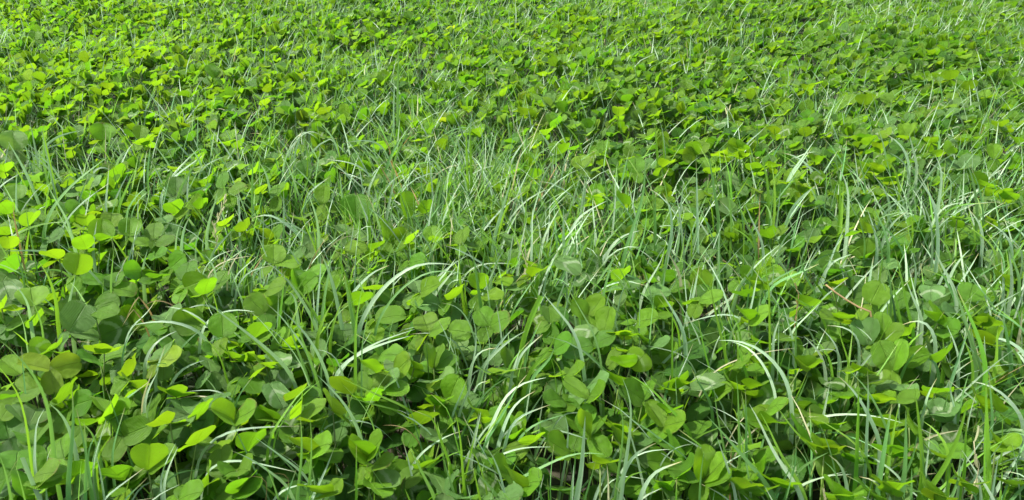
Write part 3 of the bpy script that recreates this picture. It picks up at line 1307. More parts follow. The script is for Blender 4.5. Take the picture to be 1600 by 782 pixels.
s 20:410 560,430 360
g 24:650 600,620 400,590 200
s 24:1090 560,1160 460,1277 370
y 28:960 440,940 280,910 190
s 24:0 740,70 690,160 665
r 14:900 740,905 500,910 430
s 18:520 700,515 450,510 240
s 20:1090 330,1160 230,1250 100
s 16:1240 300,1150 210,1050 180
s 14:820 130,900 60,950 10
y 18:860 740,800 680,720 640
g 26:880 740,820 620,770 510
y 20:270 220,250 0
s 16:650 782,655 620
g 14:250 740,245 400
s 16:1050 730,1140 630
@1280 194
s 42:740 520,765 300,720 190#stout pale blade standing in front of the dark hollow
g 24:985 560,950 320,890 190
s 24:740 782,720 520,610 290
y 34:130 560,125 300
s 28:175 640,180 400,120 270
s 22:360 740,300 530
g 24:430 740,340 520
s 22:440 640,540 550
s 24:740 560,820 500,910 490
y 14:800 540,900 500,1050 495
s 24:560 240,500 120,410 60
y 16:500 420,470 280,380 190,300 160
s 20:435 490,400 400,330 310
s 28:610 270,590 180,560 60
y 16:1070 750,920 630
s 28:1200 760,1130 660,1030 600
s 20:1000 620,930 530
s 14:1277 690,1140 590
g 12:600 470,530 300
s 18:450 510,560 455
%533 0
g 22:265 590,265 400,270 270,262 200#tallest thin dark green stem rising over the upper clover
"""


def tile(line):
    a = line[1:].split()
    return float(a[0]), float(a[1]), (320 / 1277 if line[0] == '@' else 1 / 3)


WORD = {'l': 'bright lime', 'm': 'mid-green', 'd': 'dark green', 'p': 'pale silvery-green', 'y': 'yellowing'}
LAYER = {'l': 0.012, 'm': 0.0, 'd': -0.022, 'p': 0.004, 'y': 0.012}


def solve_leaflet(P, tx, ty, wpx, tone, rr):
    """a leaflet from hub P whose tip is seen at (tx, ty): direction, side, size in metres"""
    r = ray(tx, ty)
    tm = (P - CAM).dot(r)
    Q0 = CAM + r * tm
    d = (Q0 - P).length
    nominal = 0.031 * rr.uniform(0.92, 1.08)
    if d >= nominal:
        Q = Q0
    else:
        s = math.sqrt(nominal ** 2 - d ** 2)
        want = {'l': 48, 'y': 30, 'm': 32, 'p': 14, 'd': 10}[tone] + rr.uniform(-12, 12)
        best = None
        for q in (CAM + r * (tm + s), CAM + r * (tm - s)):
            e = math.degrees(math.asin(max(-1, min(1, (q.z - P.z) / nominal))))
            if best is None or abs(e - want) < best[0]:
                best = (abs(e - want), q)
        Q = best[1]
    ax = Q - P
    L = ax.length
    a = ax / L
    vdir = ((P + Q) / 2 - CAM)
    dist = vdir.length
    vdir.normalize()
    c0 = a.cross(vdir)
    c0 = c0.normalized() if c0.length > 1e-4 else Vector((1, 0, 0))
    c1 = a.cross(c0)
    wm = wpx * dist / FPX
    Wt = 0.92 * max(L, 0.027)
    if wm > Wt:
        Wt, cr = wm, 1.0
    else:
        cr = max(0.52, wm / Wt)
    srt = math.sqrt(1 - cr * cr)
    best = None
    for sg in (1, -1):
        c = c0 * cr + c1 * srt * sg
        n = c.cross(a)
        if best is None or abs(n.z) > abs(best[1].z):
            best = (c, n)
    c, n = best
    if n.z < 0:
        c, n = -c, -n
    return a, c, n, L, Wt


leaf_specs = []          # every catalogued leaf: dict(hub, root, leaflets, tone, mark, label, size)
ox = oy = 0; sc = 1
rr = random.Random(11)
for line in LEAVES.strip().splitlines():
    if line[0] in '@%':
        ox, oy, sc = tile(line)
        continue
    body, _, label = line.partition('#')
    bits = body.split('|')
    hx, hy, tn = bits[0].split()
    hx, hy = ox + float(hx) * sc, oy + float(hy) * sc
    tone, mark = tn[0], tn.endswith('*')
    base = hit(hx, hy, 0.10)
    z = 0.098 + LAYER[tone] + relief(base.x, base.y) + rr.uniform(-0.006, 0.006)
    P = hit(hx, hy, z)
    lf, size = [], 0.0
    for bb in bits[1:4]:
        tx, ty, w = map(float, bb.split())
        tx, ty, w = ox + tx * sc, oy + ty * sc, w * sc * 1.06
        tx, ty = hx + (tx - hx) * 1.02, hy + (ty - hy) * 1.02
        lf.append(solve_leaflet(P, tx, ty, w, tone, rr))
        size += w * math.hypot(tx - hx, ty - hy) * 0.75
    while len(lf) < 3:     # the leaflets the photograph hides hang back below the ones it shows
        have = [math.atan2(q[0].y, q[0].x) for q in lf]
        cand = [rr.uniform(-math.pi, math.pi) for _ in range(24)]
        az = max(cand, key=lambda t: min(abs((t - h + math.pi) % (2 * math.pi) - math.pi) for h in have))
        el = math.radians(rr.uniform(-55, -18))
        a = Vector((math.cos(az) * math.cos(el), math.sin(az) * math.cos(el), math.sin(el)))
        c = a.cross(Vector((0, 0, 1))).normalized()
        c = (Matrix.Rotation(rr.uniform(-0.4, 0.4), 3, a) @ c)
        n = c.cross(a)
        L = 0.026 * rr.uniform(0.85, 1.05)
        lf.append((a, c, n, L, L * 0.85))
    leaf_specs.append(dict(P=P, lf=lf, tone=tone, mark=mark, label=label, size=size, px=(hx, hy)))
leaf_specs.sort(key=lambda s: (-(s['label'] != ''), -s['size']))
hero_leaves, more_leaves = leaf_specs[:300], leaf_specs[300:]

# where the catalogued leaves are seen, so that no filler stands in front of them
CELL = 8.0
mask = np.full((int(H0 / CELL) + 3, int(W0 / CELL) + 3), 0.0)
for s in leaf_specs:
    for (a, c, n, L, Wt) in s['lf'][:3]:
        pts = [s['P'] + a * (L * i) + c * (Wt * 0.42 * j) for i in (0.15, 0.35, 0.5, 0.65, 0.85, 1.0) for j in (-1, -.5, 0, .5, 1)]
        X, Y, D = project([tuple(p) for p in pts])
        for x, y, d in zip(X, Y, D):
            i, j = int(y / CELL) + 1, int(x / CELL) + 1
            if 0 <= i < mask.shape[0] and 0 <= j < mask.shape[1]:
                mask[i, j] = max(mask[i, j], d)


def masked(X, Y, D, slack=0.0):
    i = np.clip((Y / CELL).astype(int) + 1, 0, mask.shape[0] - 1)
    j = np.clip((X / CELL).astype(int) + 1, 0, mask.shape[1] - 1)
    inside = (X >= 0) & (X < W0) & (Y >= 0) & (Y < H0)
    return inside & (D < mask[i, j] + slack)


# ------------------------------------------------------------------ clover leaves, one by one
leaflet_mesh = {}


def leaflet_me(k, tone, mark):
    key = (k, tone, mark)
    if key not in leaflet_mesh:
        V, F, UV = HI[k]
        leaflet_mesh[key] = make_mesh("leaflet", V, F, [MC[(tone, mark)]], UV)
    return leaflet_mesh[key]


def stalk_points(P, seed):
    q = random.Random(seed)
    a = q.uniform(0, 6.28)
    R = q.uniform(0.008, 0.03)
    B = Vector((P.x + math.cos(a) * R, P.y + math.sin(a) * R, 0.5 * relief(P.x, P.y) - 0.014))
    out = []
    for t in (0, .25, .5, .75, 1):
        w = t ** 1.6
        out.append(Vector((B.x + (P.x - B.x) * w, B.y + (P.y - B.y) * w, B.z + (P.z - B.z) * t)))
    return B, out


things = []
for n_, s in enumerate(hero_leaves):
    P = s['P']
    B, pts = stalk_points(P, n_)
    root = bpy.data.objects.new("clover_leaf", None)
    root.empty_display_size = 0.01
    S.collection.objects.link(root)
    root.location = B
    root['category'] = 'clover leaf'
    root['kind'] = 'thing'
    root['group'] = 'clover leaves standing among the grass'
    q = random.Random(500 + n_)
    for (a, c, nn, L, Wt) in s['lf']:
        k = q.randrange(16)
        o = link("leaflet", leaflet_me(k, s['tone'], s['mark']), root)
        X, Y, Z = c * Wt, a * L, nn * ((L + Wt) * 0.42)
        off = P - B
        o.matrix_local = Matrix(((X.x, Y.x, Z.x, off.x), (X.y, Y.y, Z.y, off.y), (X.z, Y.z, Z.z, off.z), (0, 0, 0, 1)))
    V, F, UV = tube([p - B for p in pts], [0.0011, 0.001, 0.0009, 0.0008, 0.0007])
    link("stalk", make_mesh("stalk", V, F, [M_STALK], UV), root)
    el = math.degrees(math.asin(max(q_[0].z for q_ in s['lf'][:2])))
    c3 = P + s['lf'][0][0] * (s['lf'][0][3] * 0.5)
    x, y, _ = project([tuple(c3)])
    things.append(dict(o=root, kind='leaf', label=s['label'], x=float(x[0]), y=float(y[0]), size=s['size'], tone=s['tone'], mark=s['mark'], el=el))

# ------------------------------------------------------------------ grass blades, one by one
blade_specs = []
rr = random.Random(21)
for line in BLADES.strip().splitlines():
    if line[0] in '@%':
        ox, oy, sc = tile(line)
        continue
    body, _, label = line.partition('#')
    head, pts = body.split(':')
    tone, w = head.split()
    px = [tuple(map(float, p.split())) for p in pts.split(',')]
    px = [(ox + x * sc, oy + y * sc) for x, y in px]
    w = float(w) * sc
    zb = 0.105
    g = hit(px[0][0], px[0][1], zb)
    zb += relief(g.x, g.y)
    g = hit(px[0][0], px[0][1], zb)
    # the blade bends in an upright plane through its foot, turned a little from facing the lens
    view = Vector((g.x, g.y, 0)).normalized()
    dx = px[-1][0] - px[0][0]
    yaw = rr.uniform(-0.32, 0.32)
    nrm = Matrix.Rotation(yaw, 3, 'Z') @ view
    P = []
    ok = True
    for (x, y) in px:
        r = ray(x, y)
        den = r.dot(nrm)
        t = (g - CAM).dot(nrm) / den
        p = CAM + r * t
        P.append(p)
    P[0] = g
    if any(p.z < 0.012 for p in P[1:]) or any((p - g).length > 0.5 for p in P):
        # runs down towards the viewer: lay it over the clover instead
        P = [hit(x, y, max(zb, 0.095) + 0.03 * math.sin(math.pi * i / max(1, len(px) - 1))) for i, (x, y) in enumerate(px)]
        g = P[0]
    length = sum((P[i + 1] - P[i]).length for i in range(len(P) - 1))
    d0 = (P[1] - P[0]).normalized()
    flat = Vector((d0.x, d0.y, 0))
    steep = max(0.0, d0.z)
    back = flat.normalized() * (0.010 + 0.045 * (1 - steep)) if flat.length > 0.02 else Vector((0, 0, 0))
    foot = g - back
    foot.z = 0.5 * relief(g.x, g.y) - 0.014
    knee = g - back * 0.42
    knee.z = foot.z + (g.z - foot.z) * (0.62 if steep > 0.7 else 0.78)
    allp = [foot, knee] + P
    C = curve3(allp, 20)
    for _ in range(2):       # blades bend, they do not kink
        if 'kinked' not in label and 'right angle' not in label and 'sharp peak' not in label:
            C[1:-1] = 0.25 * C[:-2] + 0.5 * C[1:-1] + 0.25 * C[2:]
    mid = Vector(C[len(C) // 2])
    wm = w * (mid - CAM).length / FPX
    roll = rr.uniform(-0.5, 0.5)
    N = []
    T = np.gradient(C, axis=0)
    for i in range(len(C)):
        t = Vector(T[i]).normalized()
        tocam = (CAM - Vector(C[i])).normalized()
        m = (tocam * 0.75 + Vector((0, 0, 1)) * 0.55 + t.cross(tocam) * (roll * (0.4 + 1.2 * i / len(C))))
        m = m - t * m.dot(t)
        N.append(tuple(m.normalized()))
    # local twist makes the lit width a bit narrower than the blade
    blade_specs.append(dict(C=C, N=np.array(N), w=min(wm * 0.98, 0.0056), tone=tone, label=label, size=w * length * FPX / (mid - CAM).length,
                            px=px, foot=foot, cut=('square' in label or 'cut' in label), rnd=rr.random()))
blade_specs.sort(key=lambda s: (-(s['label'] != ''), -s['size']))
hero_blades, more_blades = blade_specs[:300], blade_specs[300:]
for s in blade_specs[:]:            # each blade the photograph picks out has a thinner neighbour from the same tuft
    if s['px'][0][1] > 180:
        a = rr.uniform(0, 6.28)
        off = np.array([math.cos(a), math.sin(a), 0]) * rr.uniform(0.005, 0.02)
        Rm = np.array(Matrix.Rotation(rr.uniform(-0.7, 0.7), 3, 'Z')) @ (np.eye(3) * rr.uniform(0.7, 1.02))
        f = s['C'][0]
        more_blades.append(dict(s, C=(s['C'] - f) @ Rm.T + f + off, N=s['N'] @ Rm.T, w=s['w'] * rr.uniform(0.6, 0.95), rnd=rr.random(),
                                tone=rr.choice([s['tone'], 'g', 's', 'y'])))
for s in hero_blades:
    f = np.array(tuple(s['foot']))
    V, F, UV = ribbon(s['C'] - f, s['N'], s['w'], shape='cut' if s['cut'] else 'blade')
    dry = s['tone'] in 'br'
    o = link("dry_grass_stalk" if dry else "blade_of_grass",
             make_mesh("blade", V, F, [MG[s['tone']]], UV))
    o.location = s['foot']
    o['kind'] = 'thing'
    o['category'] = 'dry grass' if dry else 'grass blade'
    o['group'] = 'dried and bleached grass stalks' if dry else 'long grass blades rising through the clover'
    pm = s['px'][-1]
    spread = abs(s['px'][-1][0] - s['px'][0][0]) / (abs(s['px'][-1][1] - s['px'][0][1]) + 8)
    things.append(dict(o=o, kind='blade', label=s['label'], x=pm[0], y=pm[1], size=s['size'], tone=s['tone'], w=s['w'],
                       spread=spread, arch=len(s['px']) > 3 and min(p[1] for p in s['px'][:-1]) < s['px'][-1][1]))


# ------------------------------------------------------------------ single oddities
def px_tile(t, x, y):
    return t[0] + x * 320 / 1277, t[1] + y * 320 / 1277


def stem_thing(name, t, pts, w, tone, label, cat, zb=0.118, lay=None):
    px = [px_tile(t, *p) for p in pts]
    g = hit(*px[0], zb)
    view = Vector((g.x, g.y, 0)).normalized()
    P = [g]
    for x, y in px[1:]:
        r = ray(x, y)
        P.append(CAM + r * ((g - CAM).dot(view) / r.dot(view)))
    foot = Vector((g.x + 0.004, g.y, -0.015))
    C = curve3([foot] + P, 14)
    root = bpy.data.objects.new(name, None)
    S.collection.objects.link(root)
    root.location = foot
    root['label'], root['category'], root['kind'] = label, cat, 'thing'
    V, F, UV = tube([Vector(c) - foot for c in C], [w * (1 - 0.4 * i / 14) for i in range(15)])
    link("stem", make_mesh("stem", V, F, [MG[tone]], UV), root)
    return root, foot, C


# the brown dry stem lies slanting over the clover
stem_thing("dead_stalk", (1280, 390), [(330, 450), (220, 350), (130, 290), (40, 220)], 0.0017, 'r',
           "thin brown dry stem leaning out of the bunched pale clover leaf", "dry stem")
spike_v, spike_f, spike_uv = leaflet(5, 4, 3, 0.5, 0.0, 0.1, 0.0, 0.0, -0.8)


def seed_head(t, pts, tone, label, n, ln):
    root, foot, C = stem_thing("grass_seed_head", t, pts, 0.0008, tone, label, "seed head")
    me = make_mesh("spikelet", spike_v, spike_f, [MG[tone]], spike_uv)
    for i in range(n):
        f = 0.66 + 0.34 * i / max(1, n - 1)
        k = f * 14
        c = Vector([np.interp(k, range(15), C[:, d]) for d in range(3)])
        tan = Vector(C[min(14, int(k) + 1)] - C[max(0, int(k) - 1)]).normalized()
        side = Matrix.Rotation(i * 2.4, 3, tan) @ tan.orthogonal().normalized()
        a = (tan + side * 0.30).normalized()
        x = a.cross(side).normalized()
        z = x.cross(a)
        o = link("spikelet", me, root)
        off = c - foot
        X, Y, Z = x * ln * 0.30, a * ln, z * ln * 0.4
        o.matrix_local = Matrix(((X.x, Y.x, Z.x, off.x), (X.y, Y.y, Z.y, off.y), (X.z, Y.z, Z.z, off.z), (0, 0, 0, 1)))


seed_head((320, 194), [(66, 700), (80, 610), (122, 478)], 'b', "pale yellow-green grass seed head standing against dark clover", 12, 0.010)
seed_head((1280, 586), [(985, 640), (976, 540), (965, 415)], 'b', "white papery pointed spikelet among green blades in the lower corner", 3, 0.017)
seed_head((960, 390), [(1145, 330), (1140, 280), (1135, 250)], 'r', "tiny orange-tipped spikelet in front of a round green clover leaflet", 3, 0.010)

# ------------------------------------------------------------------ labels
marks = [t for t in things if t['label']]


def nouns(t):
    if t['kind'] == 'leaf':
        a = WORD[t['tone']]
        sz = 'large ' if t['size'] > 1500 else ('small ' if t['size'] < 380 else '')
        post = 'upright' if t['el'] > 45 else ('level' if t['el'] < 8 else 'tilted')
        return f"{sz}{a} {post} clover leaf" + (" with pale chevrons" if t['mark'] else "")
    wd_ = {'g': 'green', 's': 'silvery', 'y': 'yellow-green', 'b': 'bleached', 'r': 'tan dry', 'd': 'dark'}[t['tone']]
    sh = 'arching' if t['arch'] else ('upright' if t['spread'] < 0.28 else ('slanting' if t['spread'] < 1.6 else 'sprawling'))
    ww = 'broad ' if t['w'] > 0.0045 else ('thin ' if t['w'] < 0.0026 else '')
    return f"{ww}{sh} {wd_} grass " + ('stalk' if t['tone'] in 'br' else 'blade')


ONES = "zero one two three four five six seven eight nine ten eleven twelve thirteen fourteen fifteen sixteen seventeen eighteen nineteen".split()
TENS = "x x twenty thirty forty fifty sixty seventy eighty ninety".split()


def say(n):
    n = int(n)
    return ONES[n] if n < 20 else TENS[n // 10] + ("-" + ONES[n % 10] if n % 10 else "")


def short(label):
    w = label.split()
    for i in range(2, len(w)):
        if w[i] in ("with", "near", "behind", "under", "over", "beside", "in", "by", "that", "lying", "held", "on", "at", "below", "above", "standing", "amid", "among",
                    "between", "raised", "sticking", "resting", "rising", "past", "so", "topped", "lit", "tilted", "just", "ending", "catching", "shading", "hidden", "crossed", "curling",
                    "leaning", "sweeping", "slanting", "bowed", "falling", "towering", "swaying", "arching", "folded", "bent", "laid", "spread", "opened", "shaped") or w[i - 1].endswith(","):
            return " ".join(w[:i]).rstrip(",")
    return " ".join(w)


DULL = {"lime clover leaf", "bright lime clover leaf", "bright clover leaf", "broad green clover leaf", "long green blade", "bright green blade", "wide pale blade",
        "long pale blade", "dark rounded clover leaf", "pale straight blade", "silvery blade", "bright lime clover", "vivid lime clover leaf", "small lime clover leaf",
        "dark clover leaf", "straight dark green upright blade", "pale yellow-green blade", "broad silver blade", "broad clover leaf", "pale silvery clover leaf"}
_all = [short(m['label']) for m in marks]
clear_marks = [m for m, q in zip(marks, _all) if q not in DULL and _all.count(q) == 1 and len(q.split()) > 2]
used = set()
for t in things:
    if t['label']:
        used.add(t['label'])
        t['o']['label'] = t['label']
for t in sorted(things, key=lambda t: -t['size']):
    if t['label']:
        continue
    base = nouns(t)
    tip = 'tip ' if t['kind'] == 'blade' else ''
    xx, yy = min(99, max(1, round(t['x'] / 16))), min(99, max(1, round(t['y'] / 7.82)))
    lab = None
    for m in sorted(clear_marks, key=lambda m: math.hypot(m['x'] - t['x'], m['y'] - t['y']))[:3]:
        dx, dy = t['x'] - m['x'], t['y'] - m['y']
        if math.hypot(dx, dy) > 95:
            break
        rel_ = 'beside' if abs(dx) > 1.6 * abs(dy) else ('just below' if dy > 0 else 'just above')
        w_ = "ending " if t['kind'] == 'blade' else ""
        c_ = f"{base} {w_}{rel_} the {short(m['label'])}"
        if c_ not in used and len(c_.split()) <= 16:
            lab = c_
            break
    k = 0
    while lab is None or lab in used:
        lab = f"{base}, {tip}{say(xx + (k + 1) // 2 * (-1) ** k)} percent across, {say(yy)} percent down"
        k += 1
    used.add(lab)
    t['o']['label'] = lab

# ------------------------------------------------------------------ masses: rest of clover, stalks, rest of grass
GD = [  # how grassy the sward is, 16 columns x 8 rows of the photograph
    "4444454445554455",
    "3343456443445445",
    "5445667763333455",
    "4345568876455665",
    "3336533465655455",
    "2224532313433454",
    "2321123311323445",
    "3222334433434555"]
GD = np.array([[float(c) for c in r] for r in GD])


def grassy(X, Y):
    x = np.clip(X / 100 - 0.5, 0, 14.999)
    y = np.clip(Y / 97.75 - 0.5, 0, 6.999)
    i, j = y.astype(int), x.astype(int)
    fx, fy = x - j, y - i
    return (GD[i, j] * (1 - fx) * (1 - fy) + GD[i, j + 1] * fx * (1 - fy) + GD[i + 1, j] * (1 - fx) * fy + GD[i + 1, j + 1] * fx * fy)


def field_points(n, y0=0.12, y1=4.6):
    out = []
    while sum(map(len, out)) < n:
        y = rng.uniform(y0, y1, n)
        x = rng.uniform(-4.2, 4.2, n)
        k = np.abs(x) < 0.74 * y + 0.80
        out.append(np.stack([x[k], y[k]], 1))
    return np.concatenate(out)[:n]


class Mass:
    def __init__(s):
        s.V, s.F, s.UV, s.R, s.M, s.n = [], [], [], [], [], 0

    def add(s, V, F, UV, r, m):
        s.V.append(V); s.F.append(F + s.n); s.UV.append(UV); s.R.append(r); s.M.append(m)
        s.n += len(V)

    def batch(s, proto, O, X, Y, Z, r, m):
        """many copies of proto with origin O and axes X, Y, Z (k,3)"""
        V, F, UV = proto
        k = len(O)
        if not k:
            return
        P = O[:, None, :] + V[None, :, 0:1] * X[:, None, :] + V[None, :, 1:2] * Y[:, None, :] + V[None, :, 2:3] * Z[:, None, :]
        FF = (F[None] + (np.arange(k) * len(V))[:, None, None]).reshape(-1, 4)
        s.add(P.reshape(-1, 3), FF, np.tile(UV, (k, 1)), np.repeat(r, len(V)), np.repeat(m, len(F)))

    def build(s, name, mats, **props):
        me = make_mesh(name, np.concatenate(s.V), np.concatenate(s.F), mats, np.concatenate(s.UV), np.concatenate(s.R), np.concatenate(s.M))
        return link(name, me, **props)


def nrm_(a):
    return a / (np.linalg.norm(a, axis=1)[:, None] + 1e-9)


clover, stalks, grass = Mass(), Mass(), Mass()
for i, s in enumerate(more_leaves):
    for (a, c, nn, L, Wt) in s['lf']:
        V, F, UV = MIDL[i % 16]
        O, X, Y, Z = [np.array([tuple(q)]) for q in (s['P'], c * Wt, a * L, nn * L)]
        clover.batch((V, F, UV), O, X, Y, Z, np.array([rng.random()]), np.array([CT.index(s['tone']) + 5 * s['mark']]))
    B, pts = stalk_points(s['P'], 9000 + i)
    V, F, UV = tube(pts, 0.0009, 3)
    stalks.add(np.array(V), np.array(F), np.array(UV), np.full(len(V), rng.random()), np.zeros(len(F), int))

NCL = 34500
pts = field_points(NCL)
rel = np.array([relief(x, y) for x, y in pts])
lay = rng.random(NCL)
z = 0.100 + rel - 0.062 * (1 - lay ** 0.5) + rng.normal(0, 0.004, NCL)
P = np.stack([pts[:, 0], pts[:, 1], z], 1)
X, Y, D = project(P)
gr = grassy(X, Y)
keep = rng.random(NCL) > np.clip((gr - 3) * 0.11, 0, 0.6)
# nearer by, the leaves placed one by one already make the top layer, so the rest sits lower
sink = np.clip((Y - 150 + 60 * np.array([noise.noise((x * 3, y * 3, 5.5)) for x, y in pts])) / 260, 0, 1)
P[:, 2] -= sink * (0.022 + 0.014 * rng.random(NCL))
az0 = rng.uniform(0, 2 * np.pi, NCL)
size = rng.normal(0.0285, 0.0045, NCL).clip(0.017, 0.038)
lift = rng.normal(28, 22, NCL) + 14 * np.clip(D - 0.9, 0, 1)
size *= 1 - 0.10 * np.clip(D - 1.2, 0, 1)
tilt_az, tilt = rng.uniform(0, 2 * np.pi, NCL), rng.normal(0, 14, NCL)
tone_noise = np.array([noise.noise((x * 1.5, y * 1.2, 9.0)) for x, y in pts])
tn = rng.random(NCL) + 0.25 * tone_noise
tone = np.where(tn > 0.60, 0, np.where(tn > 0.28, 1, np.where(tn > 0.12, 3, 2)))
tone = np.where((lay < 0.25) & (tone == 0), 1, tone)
tone = np.where((rng.random(NCL) < 0.42 * sink) & (tone != 3), np.minimum(tone + 1, 2), tone)  # sunken leaves go a tone darker: shade of the gaps painted in
tone = np.where(rng.random(NCL) > 0.995, 4, tone)
mk = (rng.random(NCL) < 0.20).astype(int)
dirs, sides, norms = [], [], []
HEL = np.array(Matrix.Rotation(math.radians(20), 3, Vector((0, 0, 1)).cross(sv).normalized()))
for q in range(3):
    az = az0 + q * 2 * np.pi / 3 + rng.normal(0, 0.22, NCL)
    el = np.radians((lift + rng.normal(0, 12, NCL) + tilt * np.cos(az - tilt_az)).clip(-50, 84))
    a = np.stack([np.cos(az) * np.cos(el), np.sin(az) * np.cos(el), np.sin(el)], 1)
    c = np.stack([np.sin(az), -np.cos(az), np.zeros(NCL)], 1)
    # leaves turn their faces a little towards the light
    a, c = a @ HEL.T, c @ HEL.T
    n = np.cross(c, a)
    ro = rng.normal(0, 0.25, NCL)
    c2 = c * np.cos(ro)[:, None] + n * np.sin(ro)[:, None]
    dirs.append(a); sides.append(c2); norms.append(np.cross(c2, a))
    cx, cy, cdst = project(P + a * size[:, None] * 0.5)
    keep &= ~masked(cx, cy, cdst)
    cx, cy, cdst = project(P + a * size[:, None] * 0.9)
    keep &= ~masked(cx, cy, cdst)
keep &= np.linalg.norm(P - np.array([0, 0, CAM_H]), axis=1) > 0.30
rv = rng.random(NCL)
for q in range(3):
    shp = rng.integers(0, 16, NCL)
    wr = rng.uniform(0.80, 1.02, NCL)
    for k in range(16):
        for lo, hi, protos in ((0, 1.55, MIDL), (1.55, 99, LOW)):
            m = keep & (shp == k) & (D >= lo) & (D < hi)
            sz = size[m][:, None]
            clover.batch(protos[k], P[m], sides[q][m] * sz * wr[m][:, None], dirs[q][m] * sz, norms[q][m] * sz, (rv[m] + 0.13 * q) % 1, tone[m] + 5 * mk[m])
# stalks of the nearer fillers: three-sided, slightly bowed
near = keep & (D < 2.0)
V, F, UV = tube([(0, 0, 0), (0.06, 0, 0.4), (0.4, 0, 0.8), (1, 0, 1)], 1.0, 3)
pv = np.array([(a, b, c) for (a, b, c) in V])
for i in np.nonzero(near)[0]:
    p = P[i]
    a, R = rng.uniform(0, 6.28), rng.uniform(0.006, 0.025)
    bx, by = p[0] + math.cos(a) * R, p[1] + math.sin(a) * R
    ring = [(0, 0, 0), (0.10, 0.10, 0.4), (0.42, 0.42, 0.8), (1, 1, 1)]
    vs = []
    for (fx, fy, fz) in ring:
        cx, cy, cz = bx + (p[0] - bx) * fx, by + (p[1] - by) * fy, -0.012 + (p[2] + 0.012) * fz
        for t in (0, 2.09, 4.19):
            vs.append((cx + 0.0009 * math.cos(t), cy + 0.0009 * math.sin(t), cz))
    fs = [(r * 3 + k, r * 3 + (k + 1) % 3, r * 3 + 3 + (k + 1) % 3, r * 3 + 3 + k) for r in range(3) for k in range(3)]
    stalks.add(np.array(vs), np.array(fs), np.zeros((12, 2)), np.full(12, rv[i]), np.zeros(9, int))

for s in more_blades:
    V, F, UV = ribbon(s['C'], s['N'], s['w'])
    grass.add(V, F, UV, np.full(len(V), s['rnd']), np.full(len(F), GT.index(s['tone'])))


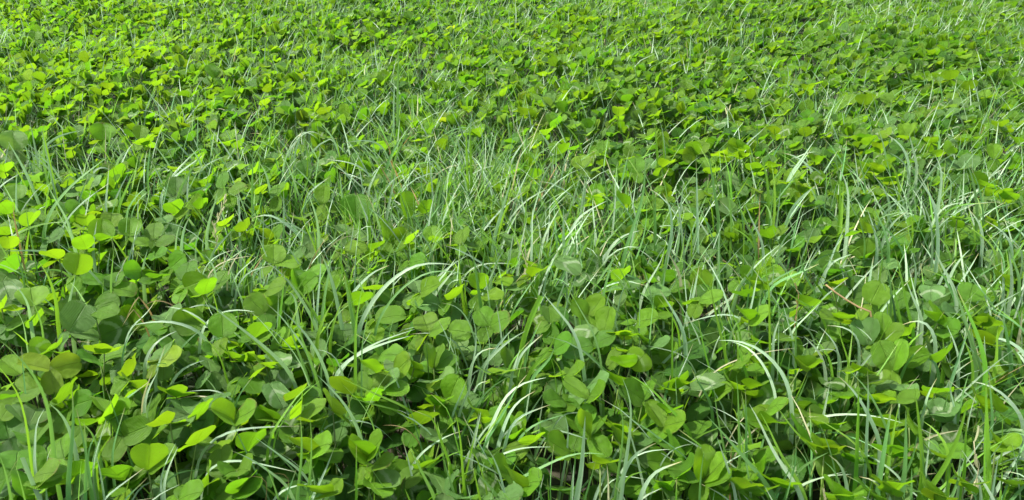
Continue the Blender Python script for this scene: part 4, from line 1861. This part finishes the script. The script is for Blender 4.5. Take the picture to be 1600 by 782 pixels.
def grow(n, seg, lmin, lmax, wmin, wmax, tones, dens, ymax=4.6, tuft=7, spread=0.02, lean=(6, 34), bend=(15, 110), y0=0.12):
    """tufts of grass grown by density; every blade its own curve"""
    base = field_points(max(1, n // tuft), y0, ymax)
    base = np.repeat(base, tuft, 0) + rng.normal(0, spread, (len(base) * tuft, 2))
    N = len(base)
    rel = np.array([0.5 * relief(x, y) for x, y in base])
    X, Y, D = project(np.stack([base[:, 0], base[:, 1], np.full(N, 0.09)], 1))
    k = (rng.random(N) < dens(grassy(X, Y), X, Y)) & (D > 0.34)
    base, rel, D = base[k], rel[k], D[k]
    N = len(base)
    az = rng.uniform(0, 2 * np.pi, N)
    L = rng.uniform(lmin, lmax, N)
    w = rng.uniform(wmin, wmax, N)
    th0 = np.radians(rng.uniform(*lean, N))
    th1 = th0 + np.radians(rng.uniform(*bend, N) * rng.random(N) ** 0.6)
    side = rng.normal(0, 0.35, N)
    t = np.linspace(0, 1, seg + 1)
    th = th0[:, None] + (th1 - th0)[:, None] * t[None] ** 1.7
    azt = az[:, None] + side[:, None] * t[None]
    st = (L / seg)[:, None]
    dxy = np.sin(th) * st
    dz = np.cos(th) * st
    Cx = base[:, 0:1] + np.concatenate([np.zeros((N, 1)), np.cumsum(dxy[:, :-1] * np.cos(azt[:, :-1]), 1)], 1)
    Cy = base[:, 1:2] + np.concatenate([np.zeros((N, 1)), np.cumsum(dxy[:, :-1] * np.sin(azt[:, :-1]), 1)], 1)
    Cz = rel[:, None] - 0.012 + np.concatenate([np.zeros((N, 1)), np.cumsum(dz[:, :-1], 1)], 1)
    C = np.stack([Cx, Cy, Cz], 2)
    bad = masked(*[q for q in project(C[:, -1])]) & (rng.random(N) < 0.0)
    T = np.stack([np.sin(th) * np.cos(azt), np.sin(th) * np.sin(azt), np.cos(th)], 2)
    Nn = np.stack([-np.cos(th) * np.cos(azt), -np.cos(th) * np.sin(azt), np.sin(th)], 2)
    Sd = np.cross(T, Nn)
    tw = (rng.normal(0, 0.5, N)[:, None] + rng.normal(0, 1.0, N)[:, None] * t[None])[:, :, None]
    Sd = Sd * np.cos(tw) + Nn * np.sin(tw)
    Nn = np.cross(Sd, T)
    ww = (w[:, None] * 0.5 * np.minimum(1, 0.6 + t * 1.6) * np.clip(1 - t ** 3, 0.02, 1) ** 0.8)[:, :, None]
    if seg >= 7:
        Vv = np.stack([C - Sd * ww + Nn * ww * 0.22, C, C + Sd * ww + Nn * ww * 0.22], 2)
        q = 3
    else:
        Vv = np.stack([C - Sd * ww, C + Sd * ww], 2)
        q = 2
    Vv = Vv.reshape(N, -1, 3)
    F = np.array([(i * q + j, i * q + j + 1, (i + 1) * q + j + 1, (i + 1) * q + j) for i in range(seg) for j in range(q - 1)])
    UV = np.array([(j / (q - 1), i / seg) for i in range(seg + 1) for j in range(q)])
    FF = (F[None] + (np.arange(N) * Vv.shape[1])[:, None, None]).reshape(-1, 4)
    cum = np.cumsum([p for _, p in tones])
    ti = np.searchsorted(cum / cum[-1], rng.random(N))
    tm = np.array([GT.index(a) for a, _ in tones])[np.minimum(ti, len(tones) - 1)]
    grass.add(Vv.reshape(-1, 3), FF, np.tile(UV, (N, 1)), np.repeat(rng.random(N), Vv.shape[1]), np.repeat(tm, len(F)))
    return N


def patchy(X, Y):
    return np.clip(0.55 + 1.3 * np.array([noise.noise((x / 170, y / 40, 2.2)) for x, y in zip(X, Y)]), 0.12, 1.0)


FAR = [('g', .22), ('s', .56), ('y', .18), ('b', .03)]
TONES = [('g', .35), ('s', .38), ('y', .20), ('b', .03), ('r', .004), ('d', .03)]
n1 = grow(72000, 8, 0.09, 0.19, 0.0018, 0.0044, TONES, lambda g, X, Y: ((g - 1.0) / 8).clip(0.02, 1) ** 1.7 * 1.0, ymax=2.0)
n2 = grow(102000, 4, 0.09, 0.19, 0.0020, 0.0040, FAR, lambda g, X, Y: ((g - 0.2) / 8).clip(0.02, 1) ** 0.95 * patchy(X, Y), y0=2.0)
# short undergrowth and fallen litter between the stalks
n3 = grow(30000, 4, 0.03, 0.10, 0.0014, 0.0032, [('g', .34), ('d', .30), ('y', .14), ('b', .12), ('r', .03)], lambda g, X, Y: 0.8 + 0 * g, lean=(20, 70), bend=(10, 60), tuft=4, spread=0.03)
# a little dead straw lying in the sward
n4 = grow(3000, 5, 0.05, 0.14, 0.0012, 0.0026, [('b', .7), ('r', .3)], lambda g, X, Y: 0.5 + 0.05 * g, lean=(45, 80), bend=(-10, 30), tuft=2, spread=0.02)
clover.build("clover_cover", CMATS, kind='stuff', label="rest of the dense clover carpet filling the meadow", category='clover')
stalks.build("clover_stalks", [M_STALK], kind='stuff', label="crowded thin green clover stalks under the leaves", category='clover')
grass.build("meadow_grass", GMATS, kind='stuff', label="rest of the fine meadow grass growing between clover", category='grass')
